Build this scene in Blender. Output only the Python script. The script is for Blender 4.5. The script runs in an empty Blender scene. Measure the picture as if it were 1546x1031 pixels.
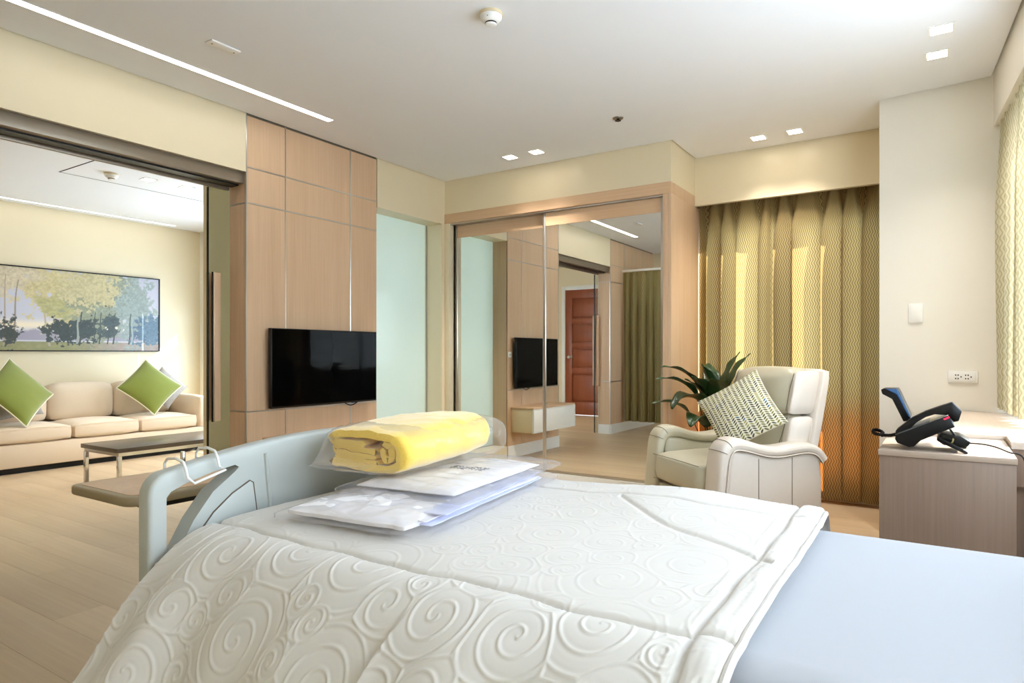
import bpy, bmesh, math, random
import numpy as np
from mathutils import Vector, Matrix, Euler
random.seed(7); RNG = np.random.default_rng(7)
S = bpy.context.scene
COL = S.collection
PI = math.pi

# ------------------------------------------------------------------ camera
F_PX, YAW, CAM_H, HORIZON = 994.0, math.radians(33.2), 1.10, 534.0
cam = bpy.data.cameras.new('camera'); cam_o = bpy.data.objects.new('camera', cam); COL.objects.link(cam_o)
cam.sensor_width = 36.0; cam.lens = 36.0 * F_PX / 1546.0
cam.shift_y = (HORIZON - 515.5) / 1546.0
cam.clip_start = 0.05
cam_o.location = (0, 0, CAM_H); cam_o.rotation_euler = (PI / 2, 0, YAW)
S.camera = cam_o

# ------------------------------------------------------------------ world, sun, exposure
W = bpy.data.worlds.new('world'); S.world = W; W.use_nodes = True
bg = W.node_tree.nodes['Background']; bg.inputs[0].default_value = (0.68, 0.83, 1.0, 1); bg.inputs[1].default_value = 5.0
SUN_DIR = Vector((-1.0, -1.0, -0.85)).normalized()
sl = bpy.data.lights.new('sun', 'SUN'); sl.energy = 11.0; sl.angle = math.radians(0.6); sl.color = (1.0, 0.93, 0.82)
so = bpy.data.objects.new('sun', sl); COL.objects.link(so); so.location = (6, 9, 7)
so.rotation_euler = SUN_DIR.to_track_quat('-Z', 'Y').to_euler()
S.view_settings.view_transform = 'Standard'; S.view_settings.look = 'None'; S.view_settings.gamma = 1.0
S.view_settings.use_curve_mapping = False
S.view_settings.exposure = 0.90
BEAM_W = 58.0
DOWN_E, STRIP_E = 14.0, 7.5          # emission of the square downlights and of the light strips
try:
    cy = S.cycles
    cy.max_bounces = 14; cy.diffuse_bounces = 9; cy.glossy_bounces = 6; cy.transmission_bounces = 8; cy.transparent_max_bounces = 12
    cy.caustics_reflective = False; cy.caustics_refractive = False; cy.sample_clamp_indirect = 6.0
    cy.use_denoising = True
except Exception:
    pass

# ------------------------------------------------------------------ materials
def srgb(r, g, b):
    f = lambda c: (c / 255 / 12.92) if c / 255 <= 0.04045 else ((c / 255 + 0.055) / 1.055) ** 2.4
    return (f(r), f(g), f(b), 1.0)

def new_mat(name):
    m = bpy.data.materials.new(name); m.use_nodes = True
    nt = m.node_tree; p = nt.nodes['Principled BSDF']
    return m, nt, p

def N(nt, typ, **kw):
    n = nt.nodes.new(typ)
    for k, v in kw.items():
        if k.startswith('i_'):
            n.inputs[k[2:].replace('_', ' ')].default_value = v
        else:
            setattr(n, k, v)
    return n

def math_n(nt, op, a, b=None, c=None):
    n = nt.nodes.new('ShaderNodeMath'); n.operation = op
    for i, v in enumerate((a, b, c)):
        if v is None: continue
        if isinstance(v, (int, float)): n.inputs[i].default_value = v
        else: nt.links.new(v, n.inputs[i])
    return n.outputs[0]

def mixc(nt, fac, a, b):
    n = nt.nodes.new('ShaderNodeMix'); n.data_type = 'RGBA'
    for idx, v in ((0, fac), (6, a), (7, b)):
        if isinstance(v, (int, float)): n.inputs[idx].default_value = v
        elif isinstance(v, tuple): n.inputs[idx].default_value = v
        else: nt.links.new(v, n.inputs[idx])
    return n.outputs[2]

def noise(nt, scale3, scale, detail=3, coord='Object', rough=0.5):
    tc = nt.nodes.new('ShaderNodeTexCoord'); mp = nt.nodes.new('ShaderNodeMapping')
    mp.inputs['Scale'].default_value = scale3
    nt.links.new(tc.outputs[coord], mp.inputs[0])
    n = nt.nodes.new('ShaderNodeTexNoise'); n.inputs['Scale'].default_value = scale; n.inputs['Detail'].default_value = detail
    n.inputs['Roughness'].default_value = rough
    nt.links.new(mp.outputs[0], n.inputs['Vector'])
    return n.outputs['Fac']

def bump(nt, p, h, strength=0.2, dist=0.002):
    b = nt.nodes.new('ShaderNodeBump'); b.inputs['Strength'].default_value = strength; b.inputs['Distance'].default_value = dist
    nt.links.new(h, b.inputs['Height']); nt.links.new(b.outputs[0], p.inputs['Normal'])

def plain(name, col, rough=0.5, metal=0.0, var=0.03, nscale=6.0, bmp=0.0, bscale=200.0, spec=0.5, coat=0.0):
    """Painted / moulded surface: base colour with a slight procedural mottling and optional fine relief."""
    m, nt, p = new_mat(name)
    dark = tuple(max(0, c * (1 - var)) for c in col[:3]) + (1,); lite = tuple(min(1, c * (1 + var)) for c in col[:3]) + (1,)
    nt.links.new(mixc(nt, noise(nt, (1, 1, 1), nscale), dark, lite), p.inputs['Base Color'])
    p.inputs['Roughness'].default_value = rough; p.inputs['Metallic'].default_value = metal
    p.inputs['Specular IOR Level'].default_value = spec; p.inputs['Coat Weight'].default_value = coat
    if bmp: bump(nt, p, noise(nt, (1, 1, 1), bscale), bmp, 0.001)
    return m

def wood(name, a, b, axis='z', rough=0.45, fine=1.0, rnd=0.0):
    m, nt, p = new_mat(name)
    sc = {'z': (70, 70, 1.6), 'x': (1.6, 70, 70), 'y': (70, 1.6, 70)}[axis]
    g = noise(nt, sc, 1.2 * fine, 5, rough=0.65)
    sc2 = {'z': (7, 7, .35), 'x': (.35, 7, 7), 'y': (7, .35, 7)}[axis]
    h = noise(nt, sc2, 1.4, 3)
    f = math_n(nt, 'ADD', math_n(nt, 'MULTIPLY', g, 0.65), math_n(nt, 'MULTIPLY', h, 0.55))
    if rnd:
        oi = nt.nodes.new('ShaderNodeObjectInfo')
        f = math_n(nt, 'ADD', f, math_n(nt, 'MULTIPLY', math_n(nt, 'SUBTRACT', oi.outputs['Random'], 0.5), rnd))
    mr = nt.nodes.new('ShaderNodeMapRange'); mr.inputs[1].default_value = 0.30; mr.inputs[2].default_value = 0.9
    nt.links.new(f, mr.inputs[0])
    nt.links.new(mixc(nt, mr.outputs[0], a, b), p.inputs['Base Color'])
    p.inputs['Roughness'].default_value = rough
    bump(nt, p, g, 0.12, 0.001)
    return m

def glass_thin(name, tint, gloss=0.08, rough=0.0):
    m = bpy.data.materials.new(name); m.use_nodes = True; nt = m.node_tree; nt.nodes.clear()
    o = nt.nodes.new('ShaderNodeOutputMaterial'); t = nt.nodes.new('ShaderNodeBsdfTransparent'); t.inputs[0].default_value = tint
    g = nt.nodes.new('ShaderNodeBsdfGlossy'); g.inputs['Roughness'].default_value = rough
    fr = nt.nodes.new('ShaderNodeLayerWeight'); fr.inputs[0].default_value = 0.5
    mx = nt.nodes.new('ShaderNodeMixShader')
    nt.links.new(math_n(nt, 'ADD', math_n(nt, 'MULTIPLY', math_n(nt, 'POWER', fr.outputs['Facing'], 4.0), 0.7), gloss * 0.6), mx.inputs[0])
    nt.links.new(t.outputs[0], mx.inputs[1]); nt.links.new(g.outputs[0], mx.inputs[2]); nt.links.new(mx.outputs[0], o.inputs[0])
    return m

def fabric(name, col, var=0.08, weave=900, transl=0.0, rough=0.9, sheen=0.2, bmp=0.25):
    m, nt, p = new_mat(name)
    dark = tuple(max(0, c * (1 - var)) for c in col[:3]) + (1,); lite = tuple(min(1, c * (1 + var)) for c in col[:3]) + (1,)
    n1 = noise(nt, (1, 1, 1), weave, 2)
    c = mixc(nt, n1, dark, lite)
    nt.links.new(c, p.inputs['Base Color']); p.inputs['Roughness'].default_value = rough
    p.inputs['Sheen Weight'].default_value = sheen; p.inputs['Specular IOR Level'].default_value = 0.25
    bump(nt, p, n1, bmp, 0.001)
    if transl:
        t = nt.nodes.new('ShaderNodeBsdfTranslucent'); nt.links.new(c, t.inputs[0])
        mx = nt.nodes.new('ShaderNodeMixShader'); mx.inputs[0].default_value = transl
        nt.links.new(p.outputs[0], mx.inputs[1]); nt.links.new(t.outputs[0], mx.inputs[2])
        nt.links.new(mx.outputs[0], nt.nodes['Material Output'].inputs[0])
    return m

def curtain_mat(name, light, dark, transl, pitch=0.017, period=0.055):
    """Heavy drapery: woven wavy vertical ribs, laid out in the cloth's own UV metres."""
    m, nt, p = new_mat(name)
    uv = nt.nodes.new('ShaderNodeUVMap'); sx = nt.nodes.new('ShaderNodeSeparateXYZ'); nt.links.new(uv.outputs[0], sx.inputs[0])
    wob = math_n(nt, 'MULTIPLY', math_n(nt, 'SINE', math_n(nt, 'MULTIPLY', sx.outputs[1], 2 * PI / period)), 0.32)
    ph = math_n(nt, 'ADD', math_n(nt, 'MULTIPLY', sx.outputs[0], 1 / pitch), wob)
    rib = math_n(nt, 'ADD', math_n(nt, 'MULTIPLY', math_n(nt, 'SINE', math_n(nt, 'MULTIPLY', ph, 2 * PI)), 0.5), 0.5)
    rib = math_n(nt, 'POWER', rib, 1.6)
    f = math_n(nt, 'ADD', math_n(nt, 'MULTIPLY', rib, 0.8), math_n(nt, 'MULTIPLY', noise(nt, (1, 1, 1), 500), 0.2))
    c = mixc(nt, f, light, dark)
    nt.links.new(c, p.inputs['Base Color']); p.inputs['Roughness'].default_value = 0.75; p.inputs['Sheen Weight'].default_value = 0.2
    bump(nt, p, rib, 0.25, 0.003)
    t = nt.nodes.new('ShaderNodeBsdfTranslucent'); nt.links.new(c, t.inputs[0])
    mx = nt.nodes.new('ShaderNodeMixShader'); mx.inputs[0].default_value = transl
    nt.links.new(p.outputs[0], mx.inputs[1]); nt.links.new(t.outputs[0], mx.inputs[2])
    nt.links.new(mx.outputs[0], nt.nodes['Material Output'].inputs[0])
    return m

def attr_mat(name, rough=0.8, weave=700, bmp=0.15):
    m, nt, p = new_mat(name)
    a = nt.nodes.new('ShaderNodeAttribute'); a.attribute_name = 'Col'
    n1 = noise(nt, (1, 1, 1), weave, 2)
    h = nt.nodes.new('ShaderNodeHueSaturation'); nt.links.new(a.outputs[0], h.inputs['Color'])
    nt.links.new(math_n(nt, 'ADD', math_n(nt, 'MULTIPLY', n1, 0.16), 0.92), h.inputs['Value'])
    nt.links.new(h.outputs[0], p.inputs['Base Color']); p.inputs['Roughness'].default_value = rough
    bump(nt, p, n1, bmp, 0.001)
    return m

def emit(name, col, strength):
    m = bpy.data.materials.new(name); m.use_nodes = True; nt = m.node_tree; nt.nodes.clear()
    o = nt.nodes.new('ShaderNodeOutputMaterial'); e = nt.nodes.new('ShaderNodeEmission')
    e.inputs[0].default_value = col; e.inputs[1].default_value = strength; nt.links.new(e.outputs[0], o.inputs[0])
    return m

MAT = dict(
    ceiling=plain('ceiling_paint', srgb(234, 237, 242), 0.8, var=0.012, nscale=3),
    beige=plain('cream_wall_paint', srgb(226, 214, 184), 0.32, var=0.02, nscale=2.5, spec=0.4),
    white_wall=plain('off_white_wall_paint', srgb(232, 229, 220), 0.5, var=0.012, nscale=2.5),
    gap=plain('shadow_gap', srgb(120, 110, 95), 0.8),
    oak=wood('oak_veneer', srgb(196, 162, 128), srgb(220, 190, 158)),
    oak_h=wood('oak_veneer_crossgrain', srgb(200, 164, 128), srgb(220, 188, 154), 'x'),
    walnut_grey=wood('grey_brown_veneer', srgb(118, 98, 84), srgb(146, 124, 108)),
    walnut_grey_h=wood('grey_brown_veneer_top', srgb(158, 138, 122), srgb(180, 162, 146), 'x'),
    desk_top=wood('pale_desk_veneer', srgb(200, 184, 170), srgb(218, 204, 190), 'y'),
    floor=wood('vinyl_plank', srgb(182, 158, 126), srgb(212, 190, 158), 'x', 0.36, 0.5, rnd=0.30),
    mahogany=wood('mahogany', srgb(128, 62, 36), srgb(162, 88, 54), 'z', 0.35),
    dark_wood=wood('dark_table_wood', srgb(70, 60, 52), srgb(98, 86, 74), 'y', 0.28),
    alu=plain('satin_aluminium', srgb(196, 194, 190), 0.3, 1.0, 0.02),
    chrome=plain('chrome', srgb(214, 210, 205), 0.12, 1.0, 0.02),
    bronze=plain('bronze_metal', srgb(138, 126, 110), 0.34, 0.45, 0.05, 30),
    black=plain('black_plastic', srgb(14, 14, 15), 0.35, var=0.05, spec=0.3),
    black_matte=plain('black_rubber', srgb(14, 14, 14), 0.7, var=0.05),
    grey_plastic=plain('grey_phone_plastic', srgb(92, 92, 92), 0.4),
    blue_plastic=plain('blue_screen_back', srgb(52, 92, 138), 0.25),
    screen=plain('tv_screen', srgb(6, 6, 7), 0.04, var=0.02, spec=0.05),
    white_plastic=plain('white_plastic', srgb(236, 236, 234), 0.4, var=0.01),
    cream_plastic=plain('cream_plastic', srgb(222, 206, 172), 0.5, var=0.01),
    bed_plastic=plain('bed_grey_plastic', srgb(186, 192, 190), 0.42, var=0.012, bmp=0.05, bscale=700),
    bed_rim=plain('table_rim_plastic', srgb(160, 146, 118), 0.45, var=0.02),
    lacquer=plain('white_lacquer', srgb(232, 232, 228), 0.3, var=0.01),
    leather=plain('cream_leather_shaded', srgb(190, 185, 164), 0.42, var=0.03, nscale=20, bmp=0.22, bscale=420),  # recliner leather in the tone of its shaded front
    leather_lit=plain('cream_leather_lit', srgb(222, 214, 205), 0.42, var=0.02, nscale=20, bmp=0.18, bscale=420),  # same leather, paler to paint the lit side into the colour
    seam=plain('leather_seam', srgb(96, 84, 72), 0.7),
    sofa=fabric('sofa_linen', srgb(224, 206, 182), 0.06, 650),
    green=fabric('green_velvet', srgb(122, 132, 52), 0.14, 400, sheen=0.6),
    piping=fabric('cream_piping', srgb(226, 222, 198), 0.05, 600),
    grey_pat=fabric('grey_patterned_cloth', srgb(168, 162, 156), 0.30, 85, bmp=0.4),
    sheet=fabric('pale_blue_sheet', srgb(176, 178, 184), 0.015, 1400, bmp=0.06, sheen=0.05),
    quilt=fabric('white_quilt', srgb(213, 209, 204), 0.012, 1500, bmp=0.08, sheen=0.1),
    linen=fabric('white_linen', srgb(236, 234, 238), 0.02, 500, bmp=0.15),
    linen_blue=fabric('blue_white_linen', srgb(206, 212, 240), 0.05, 300, bmp=0.15),
    fleece=fabric('yellow_fleece', srgb(240, 204, 92), 0.14, 320, sheen=0.7, bmp=0.5),
    plastic_bag=None,
    ink=plain('blue_print', srgb(64, 88, 130), 0.5),
    curtain=curtain_mat('gold_wave_drapery', srgb(176, 150, 96), srgb(104, 84, 50), 0.55),
    curtain_pale=curtain_mat('pale_wave_drapery', srgb(206, 200, 172), srgb(168, 158, 124), 0.15),
    cubicle=curtain_mat('olive_cubicle_cloth', srgb(158, 146, 96), srgb(122, 110, 68), 0.1, 0.02, 0.08),
    frosted=None, mirror=None,
    clear_glass=glass_thin('door_glass', (0.965, 0.98, 0.955, 1), 0.05),
    window_glass=glass_thin('window_glass', (0.95, 0.97, 0.97, 1), 0.05),
    glow_glass=glass_thin('added_glow_tint_glass', (1.0, 0.66, 0.46, 1), 0.05),  # invented tint that puts an orange glow on the lower curtain
    leaf=None, soil=plain('soil', srgb(60, 46, 36), 0.9, var=0.3, nscale=80, bmp=0.6),
    pot=plain('dark_glazed_pot', srgb(58, 50, 44), 0.3, var=0.05),
    lamp=emit('lamp_diffuser', (1.0, 0.89, 0.73, 1), DOWN_E), strip=emit('strip_diffuser', (1.0, 0.95, 0.87, 1), STRIP_E),
    strip_dim=emit('dimmed_strip_diffuser', (1.0, 0.95, 0.87, 1), 3.2), red_led=emit('red_led', (1.0, 0.03, 0.08, 1), 1.2),
    painting=attr_mat('painted_canvas', 0.7, 260, 0.2), leafcloth=attr_mat('leaf_print_cloth', 0.9, 900, 0.2),
    outlet_hole=plain('outlet_slot', srgb(40, 40, 40), 0.6),
    amber_band=plain('amber_band', srgb(140, 124, 70), 0.5),
)
def _special():
    m, nt, p = new_mat('mirror_silver'); p.inputs['Metallic'].default_value = 1.0; p.inputs['Roughness'].default_value = 0.012
    nt.links.new(mixc(nt, noise(nt, (1, 1, 1), 1.0), (0.86, 0.87, 0.84, 1), (0.88, 0.89, 0.86, 1)), p.inputs['Base Color'])
    MAT['mirror'] = m
    m, nt, p = new_mat('frosted_glass'); c = mixc(nt, noise(nt, (1, 1, 1), 2.0), srgb(232, 243, 238), srgb(236, 246, 242))
    nt.links.new(c, p.inputs['Base Color']); p.inputs['Roughness'].default_value = 0.10; p.inputs['Specular IOR Level'].default_value = 0.5
    t = nt.nodes.new('ShaderNodeBsdfTranslucent'); nt.links.new(c, t.inputs[0])
    mx = nt.nodes.new('ShaderNodeMixShader'); mx.inputs[0].default_value = 0.5
    nt.links.new(p.outputs[0], mx.inputs[1]); nt.links.new(t.outputs[0], mx.inputs[2]); nt.links.new(mx.outputs[0], nt.nodes['Material Output'].inputs[0])
    MAT['frosted'] = m
    m, nt, p = new_mat('dark_green_leaf')
    nt.links.new(mixc(nt, noise(nt, (8, 1, 1), 8), srgb(24, 48, 26), srgb(52, 84, 44)), p.inputs['Base Color'])
    p.inputs['Roughness'].default_value = 0.35
    MAT['leaf'] = m
    m = fabric('sun_diffusing_cloth', srgb(240, 242, 246), 0.02, 800, transl=0.7); MAT['blind'] = m  # cloth of the added light-softening blinds
def film():
    m = bpy.data.materials.new('clear_plastic_film'); m.use_nodes = True; nt = m.node_tree; nt.nodes.clear()
    o = nt.nodes.new('ShaderNodeOutputMaterial'); t = nt.nodes.new('ShaderNodeBsdfTransparent'); t.inputs[0].default_value = (.98, .98, .99, 1)
    g = nt.nodes.new('ShaderNodeBsdfGlossy'); g.inputs['Roughness'].default_value = .16
    tl = nt.nodes.new('ShaderNodeBsdfTranslucent'); tl.inputs[0].default_value = (.92, .92, .95, 1)
    df = nt.nodes.new('ShaderNodeBsdfDiffuse'); df.inputs[0].default_value = (.92, .92, .95, 1)
    ml = nt.nodes.new('ShaderNodeMixShader'); ml.inputs[0].default_value = .5; nt.links.new(tl.outputs[0], ml.inputs[1]); nt.links.new(df.outputs[0], ml.inputs[2])
    lw = nt.nodes.new('ShaderNodeLayerWeight'); lw.inputs[0].default_value = .5
    m1 = nt.nodes.new('ShaderNodeMixShader'); m2 = nt.nodes.new('ShaderNodeMixShader')
    nt.links.new(math_n(nt, 'ADD', math_n(nt, 'MULTIPLY', math_n(nt, 'POWER', lw.outputs['Facing'], 2.0), .30), .03), m1.inputs[0])
    nt.links.new(t.outputs[0], m1.inputs[1]); nt.links.new(ml.outputs[0], m1.inputs[2])
    nt.links.new(math_n(nt, 'ADD', math_n(nt, 'MULTIPLY', math_n(nt, 'POWER', lw.outputs['Facing'], 4.0), .4), .03), m2.inputs[0])
    nt.links.new(m1.outputs[0], m2.inputs[1]); nt.links.new(g.outputs[0], m2.inputs[2]); nt.links.new(m2.outputs[0], o.inputs[0])
    MAT['plastic_bag'] = m
film()
_special()

# ------------------------------------------------------------------ geometry helpers
class G:
    """Collects vertices and faces of one mesh."""
    def __init__(s): s.v = []; s.f = []
    def add(s, vs, fs):
        o = len(s.v); s.v += [tuple(map(float, p)) for p in vs]; s.f += [tuple(i + o for i in f) for f in fs]; return s
    def box(s, x0, x1, y0, y1, z0, z1):
        vs = [(x, y, z) for z in (z0, z1) for y in (y0, y1) for x in (x0, x1)]
        return s.add(vs, [(0, 2, 3, 1), (4, 5, 7, 6), (0, 1, 5, 4), (2, 6, 7, 3), (0, 4, 6, 2), (1, 3, 7, 5)])
    def prism(s, pts, a, b, axis='z'):
        """Extrude a 2-D outline between a and b. axis z: pts=(x,y); y: pts=(x,z); x: pts=(y,z)."""
        n = len(pts)
        mk = {'z': lambda p, t: (p[0], p[1], t), 'y': lambda p, t: (p[0], t, p[1]), 'x': lambda p, t: (t, p[0], p[1])}[axis]
        vs = [mk(p, a) for p in pts] + [mk(p, b) for p in pts]
        fs = [tuple(range(n))[::-1], tuple(range(n, 2 * n))] + [(i, (i + 1) % n, n + (i + 1) % n, n + i) for i in range(n)]
        return s.add(vs, fs)
    def cyl(s, p0, p1, r0, r1=None, n=14):
        r1 = r0 if r1 is None else r1
        p0, p1 = Vector(p0), Vector(p1); d = (p1 - p0).normalized()
        u = d.orthogonal().normalized(); w = d.cross(u)
        ring = lambda p, r: [p + (u * math.cos(2 * PI * i / n) + w * math.sin(2 * PI * i / n)) * r for i in range(n)]
        fs = [(i, (i + 1) % n, n + (i + 1) % n, n + i) for i in range(n)] + [tuple(range(n))[::-1], tuple(range(n, 2 * n))]
        return s.add(ring(p0, r0) + ring(p1, r1), fs)
    def tube(s, pts, r, n=8):
        pts = [Vector(p) for p in pts]; vs = []; fs = []; m = len(pts); up = None
        for i, p in enumerate(pts):
            d = (pts[min(i + 1, m - 1)] - pts[max(i - 1, 0)]).normalized()
            u = d.orthogonal().normalized() if up is None else (up - d * up.dot(d)).normalized()
            up = u; w = d.cross(u); rr = r[i] if isinstance(r, (list, tuple)) else r
            vs += [p + (u * math.cos(2 * PI * k / n) + w * math.sin(2 * PI * k / n)) * rr for k in range(n)]
        for i in range(m - 1):
            fs += [(i * n + k, i * n + (k + 1) % n, (i + 1) * n + (k + 1) % n, (i + 1) * n + k) for k in range(n)]
        fs += [tuple(range(n))[::-1], tuple(range((m - 1) * n, m * n))]
        return s.add(vs, fs)
    def lathe(s, prof, c=(0, 0, 0), n=28):
        vs = [(c[0] + r * math.cos(2 * PI * k / n), c[1] + r * math.sin(2 * PI * k / n), c[2] + z) for r, z in prof for k in range(n)]
        fs = [(i * n + k, i * n + (k + 1) % n, (i + 1) * n + (k + 1) % n, (i + 1) * n + k) for i in range(len(prof) - 1) for k in range(n)]
        fs += [tuple(range(n))[::-1], tuple(range((len(prof) - 1) * n, len(prof) * n))]
        return s.add(vs, fs)
    def grid(s, P, close=False):
        """P: array (nu, nv, 3)."""
        nu, nv = P.shape[:2]
        i, j = np.meshgrid(np.arange(nu - 1), np.arange(nv - 1), indexing='ij')
        a = i * nv + j
        fs = np.stack([a, a + nv, a + nv + 1, a + 1], -1).reshape(-1, 4)
        return s.add(P.reshape(-1, 3).tolist(), fs.tolist())
    def rbox(s, c, size, r, bulge=(0, 0, 0), n=7):
        """Rounded box with optional puffed faces: bulge = extra height of the x, y, z faces."""
        hx, hy, hz = (q / 2 for q in size); r = min(r, hx, hy, hz); vs = {}; V = []; Fs = []
        def pos(a, b, d):
            k = (a, b, d)
            if k in vs: return vs[k]
            t = [math.tan((2 * q / n - 1) * PI / 4) for q in k]
            t = [max(-1, min(1, q)) for q in t]
            u = Vector(t); l = u.length; sph = u / l
            core = Vector((t[0] * (hx - r), t[1] * (hy - r), t[2] * (hz - r)))
            mx = max(abs(q) for q in t)
            p = core + sph * r
            # push exact faces to full extent
            for ax, (hh) in enumerate((hx, hy, hz)):
                if abs(t[ax]) > 0.999:
                    o1, o2 = [q for q in range(3) if q != ax]
                    w = (1 - t[o1] ** 2) * (1 - t[o2] ** 2)
                    e = 1 - max(abs(t[o1]), abs(t[o2])) ** 6
                    p[ax] = math.copysign(abs(p[ax]) * (1 - e) + hh * e + bulge[ax] * w, t[ax])
            vs[k] = len(V); V.append(tuple(p + Vector(c))); return vs[k]
        for ax in range(3):
            o1, o2 = [q for q in range(3) if q != ax]
            for side in (0, n):
                for i in range(n):
                    for j in range(n):
                        q = []
                        for di, dj in ((0, 0), (1, 0), (1, 1), (0, 1)):
                            k = [0, 0, 0]; k[ax] = side; k[o1] = i + di; k[o2] = j + dj; q.append(pos(*k))
                        flip = (side == 0) != (ax == 1)
                        Fs.append(tuple(q[::-1]) if flip else tuple(q))
        return s.add(V, Fs)

ROOTLOC = {}
def thing(name, label, cat, loc=(0, 0, 0), rotz=0.0, group=None, kind=None):
    o = bpy.data.objects.new(name, None); COL.objects.link(o); o.empty_display_size = 0.1
    o.location = loc; o.rotation_euler = (0, 0, rotz)
    tag(o, label, cat, group, kind); return o
def tag(o, label, cat=None, group=None, kind=None):
    o['label'] = label
    if cat: o['category'] = cat
    if group: o['group'] = group
    if kind: o['kind'] = kind
    return o
def world_of(parent):
    v = Vector((0, 0, 0)); q = parent
    while q is not None: v += Vector(q.location); q = q.parent
    return v
def mk(name, g, mat, parent=None, bevel=0.0, seg=2, angle=40, smooth=True, local=False, subsurf=0, base=None):
    """One mesh object. World coordinates are shifted to the parent's frame unless local=True."""
    me = bpy.data.meshes.new(name)
    vs = g.v
    off = Vector((0, 0, 0))
    if parent is not None and not local:
        off = world_of(parent)
    if base is not None: off = Vector(base)
    if off.length > 0: vs = (np.array(vs) - np.array(off)).tolist()
    me.from_pydata(vs, [], g.f); me.update()
    bm = bmesh.new(); bm.from_mesh(me)
    bmesh.ops.recalc_face_normals(bm, faces=bm.faces)
    if bevel > 0:
        ed = [e for e in bm.edges if len(e.link_faces) == 2 and e.calc_face_angle(0) > math.radians(30)]
        bmesh.ops.bevel(bm, geom=ed, offset=bevel, segments=seg, profile=0.5, affect='EDGES', clamp_overlap=True)
    bm.to_mesh(me); bm.free()
    if smooth:
        me.polygons.foreach_set('use_smooth', [True] * len(me.polygons)); me.set_sharp_from_angle(angle=math.radians(angle))
    me.materials.append(MAT[mat] if isinstance(mat, str) else mat)
    o = bpy.data.objects.new(name, me); COL.objects.link(o)
    if parent is not None: o.parent = parent
    elif base is not None: o.location = base
    if subsurf:
        md = o.modifiers.new('subsurf', 'SUBSURF'); md.levels = subsurf; md.render_levels = subsurf
    return o
def bx(name, mat, parent, x0, x1, y0, y1, z0, z1, bevel=0.0, **k):
    return mk(name, G().box(x0, x1, y0, y1, z0, z1), mat, parent, bevel, **k)
def struct(name, label, g=None, mat=None, **k):
    if g is None:
        o = thing(name, label, None); o['kind'] = 'structure'; return o
    return tag(mk(name, g, mat, **k), label, None, None, 'structure')
def set_uv(o, P):
    me = o.data; uv = me.uv_layers.new(name='UVMap')
    idx = np.empty(len(me.loops), dtype=np.int64); me.loops.foreach_get('vertex_index', idx)
    uv.data.foreach_set('uv', P.reshape(-1, 2)[idx].astype(np.float32).ravel())
def set_col(o, C):
    me = o.data; a = me.color_attributes.new('Col', 'FLOAT_COLOR', 'POINT')
    c = np.ones((len(me.vertices), 4), np.float32); c[:, :3] = C.reshape(-1, 3); a.data.foreach_set('color', c.ravel())
def vnoise(x, y, seed=0):
    """Smooth value noise on arrays."""
    xi = np.floor(x).astype(np.int64); yi = np.floor(y).astype(np.int64); fx = x - xi; fy = y - yi
    fx = fx * fx * (3 - 2 * fx); fy = fy * fy * (3 - 2 * fy)
    def h(a, b):
        n = (a * 374761393 + b * 668265263 + seed * 144269 + 1013904223) & 0x7fffffff
        n = ((n ^ (n >> 13)) * 1274126177) & 0x7fffffff
        return ((n ^ (n >> 16)) & 0xffff) / 65535.0
    return (h(xi, yi) * (1 - fx) + h(xi + 1, yi) * fx) * (1 - fy) + (h(xi, yi + 1) * (1 - fx) + h(xi + 1, yi + 1) * fx) * fy
def fbm(x, y, seed=0, o=4):
    r = 0; a = 0.5
    for k in range(o): r = r + a * vnoise(x * 2 ** k, y * 2 ** k, seed + k); a *= 0.5
    return r
def sstep(a, b, x):
    t = np.clip((x - a) / (b - a), 0, 1); return t * t * (3 - 2 * t)

# ------------------------------------------------------------------ room dimensions (metres)
H = 2.67
XL, XLB = -3.81, -3.99            # left wall, bedroom face and lounge face
YW, YV = 4.70, 5.25               # wardrobe front, curtain valance
XR1, XC = -1.675, -0.33           # wardrobe right end, column left face
O0, O1 = 1.20, 2.651              # opening to the lounge
P1 = 3.837                        # right end of the veneer panelling
XF, YE, YD = -8.07, 4.93, -1.05   # lounge far wall, end wall, door wall
RA, RD, RN = Vector((0.24, 4.62)), Vector((0.0695, -0.9976)), Vector((0.9976, 0.0695))   # right wall line
def rw(s, n): p = RA + RD * s + RN * n; return (p.x, p.y)
def rbox2(g, s0, s1, n0, n1, z0, z1):
    return g.prism([rw(s0, n0), rw(s0, n1), rw(s1, n1), rw(s1, n0)], z0, z1)

# ------------------------------------------------------------------ floor
fl = struct('floor', 'pale oak vinyl plank floor running through bedroom and lounge', G().box(-8.2, 0.95, -1.2, 5.7, -0.1, -0.006), 'bed_rim')
pm = None; PL, PW = 1.22, 0.203
for r in range(34):
    y0 = -1.2 + r * PW
    if y0 > 5.5: break
    off = (r * 0.437) % 1.0 * PL
    k = 0
    while True:
        x0 = -8.25 + off - PL + k * PL; k += 1
        if x0 > 0.75: break
        if x0 + PL < -8.1: continue
        if pm is None:
            o = mk('plank', G().box(0, PL - 0.0006, 0, PW - 0.0006, -0.008, 0.0), 'floor', fl, bevel=0.0004, seg=1, local=True); pm = o.data
        else:
            o = bpy.data.objects.new('plank', pm); COL.objects.link(o); o.parent = fl
        o.location = (x0, y0, 0)

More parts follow.
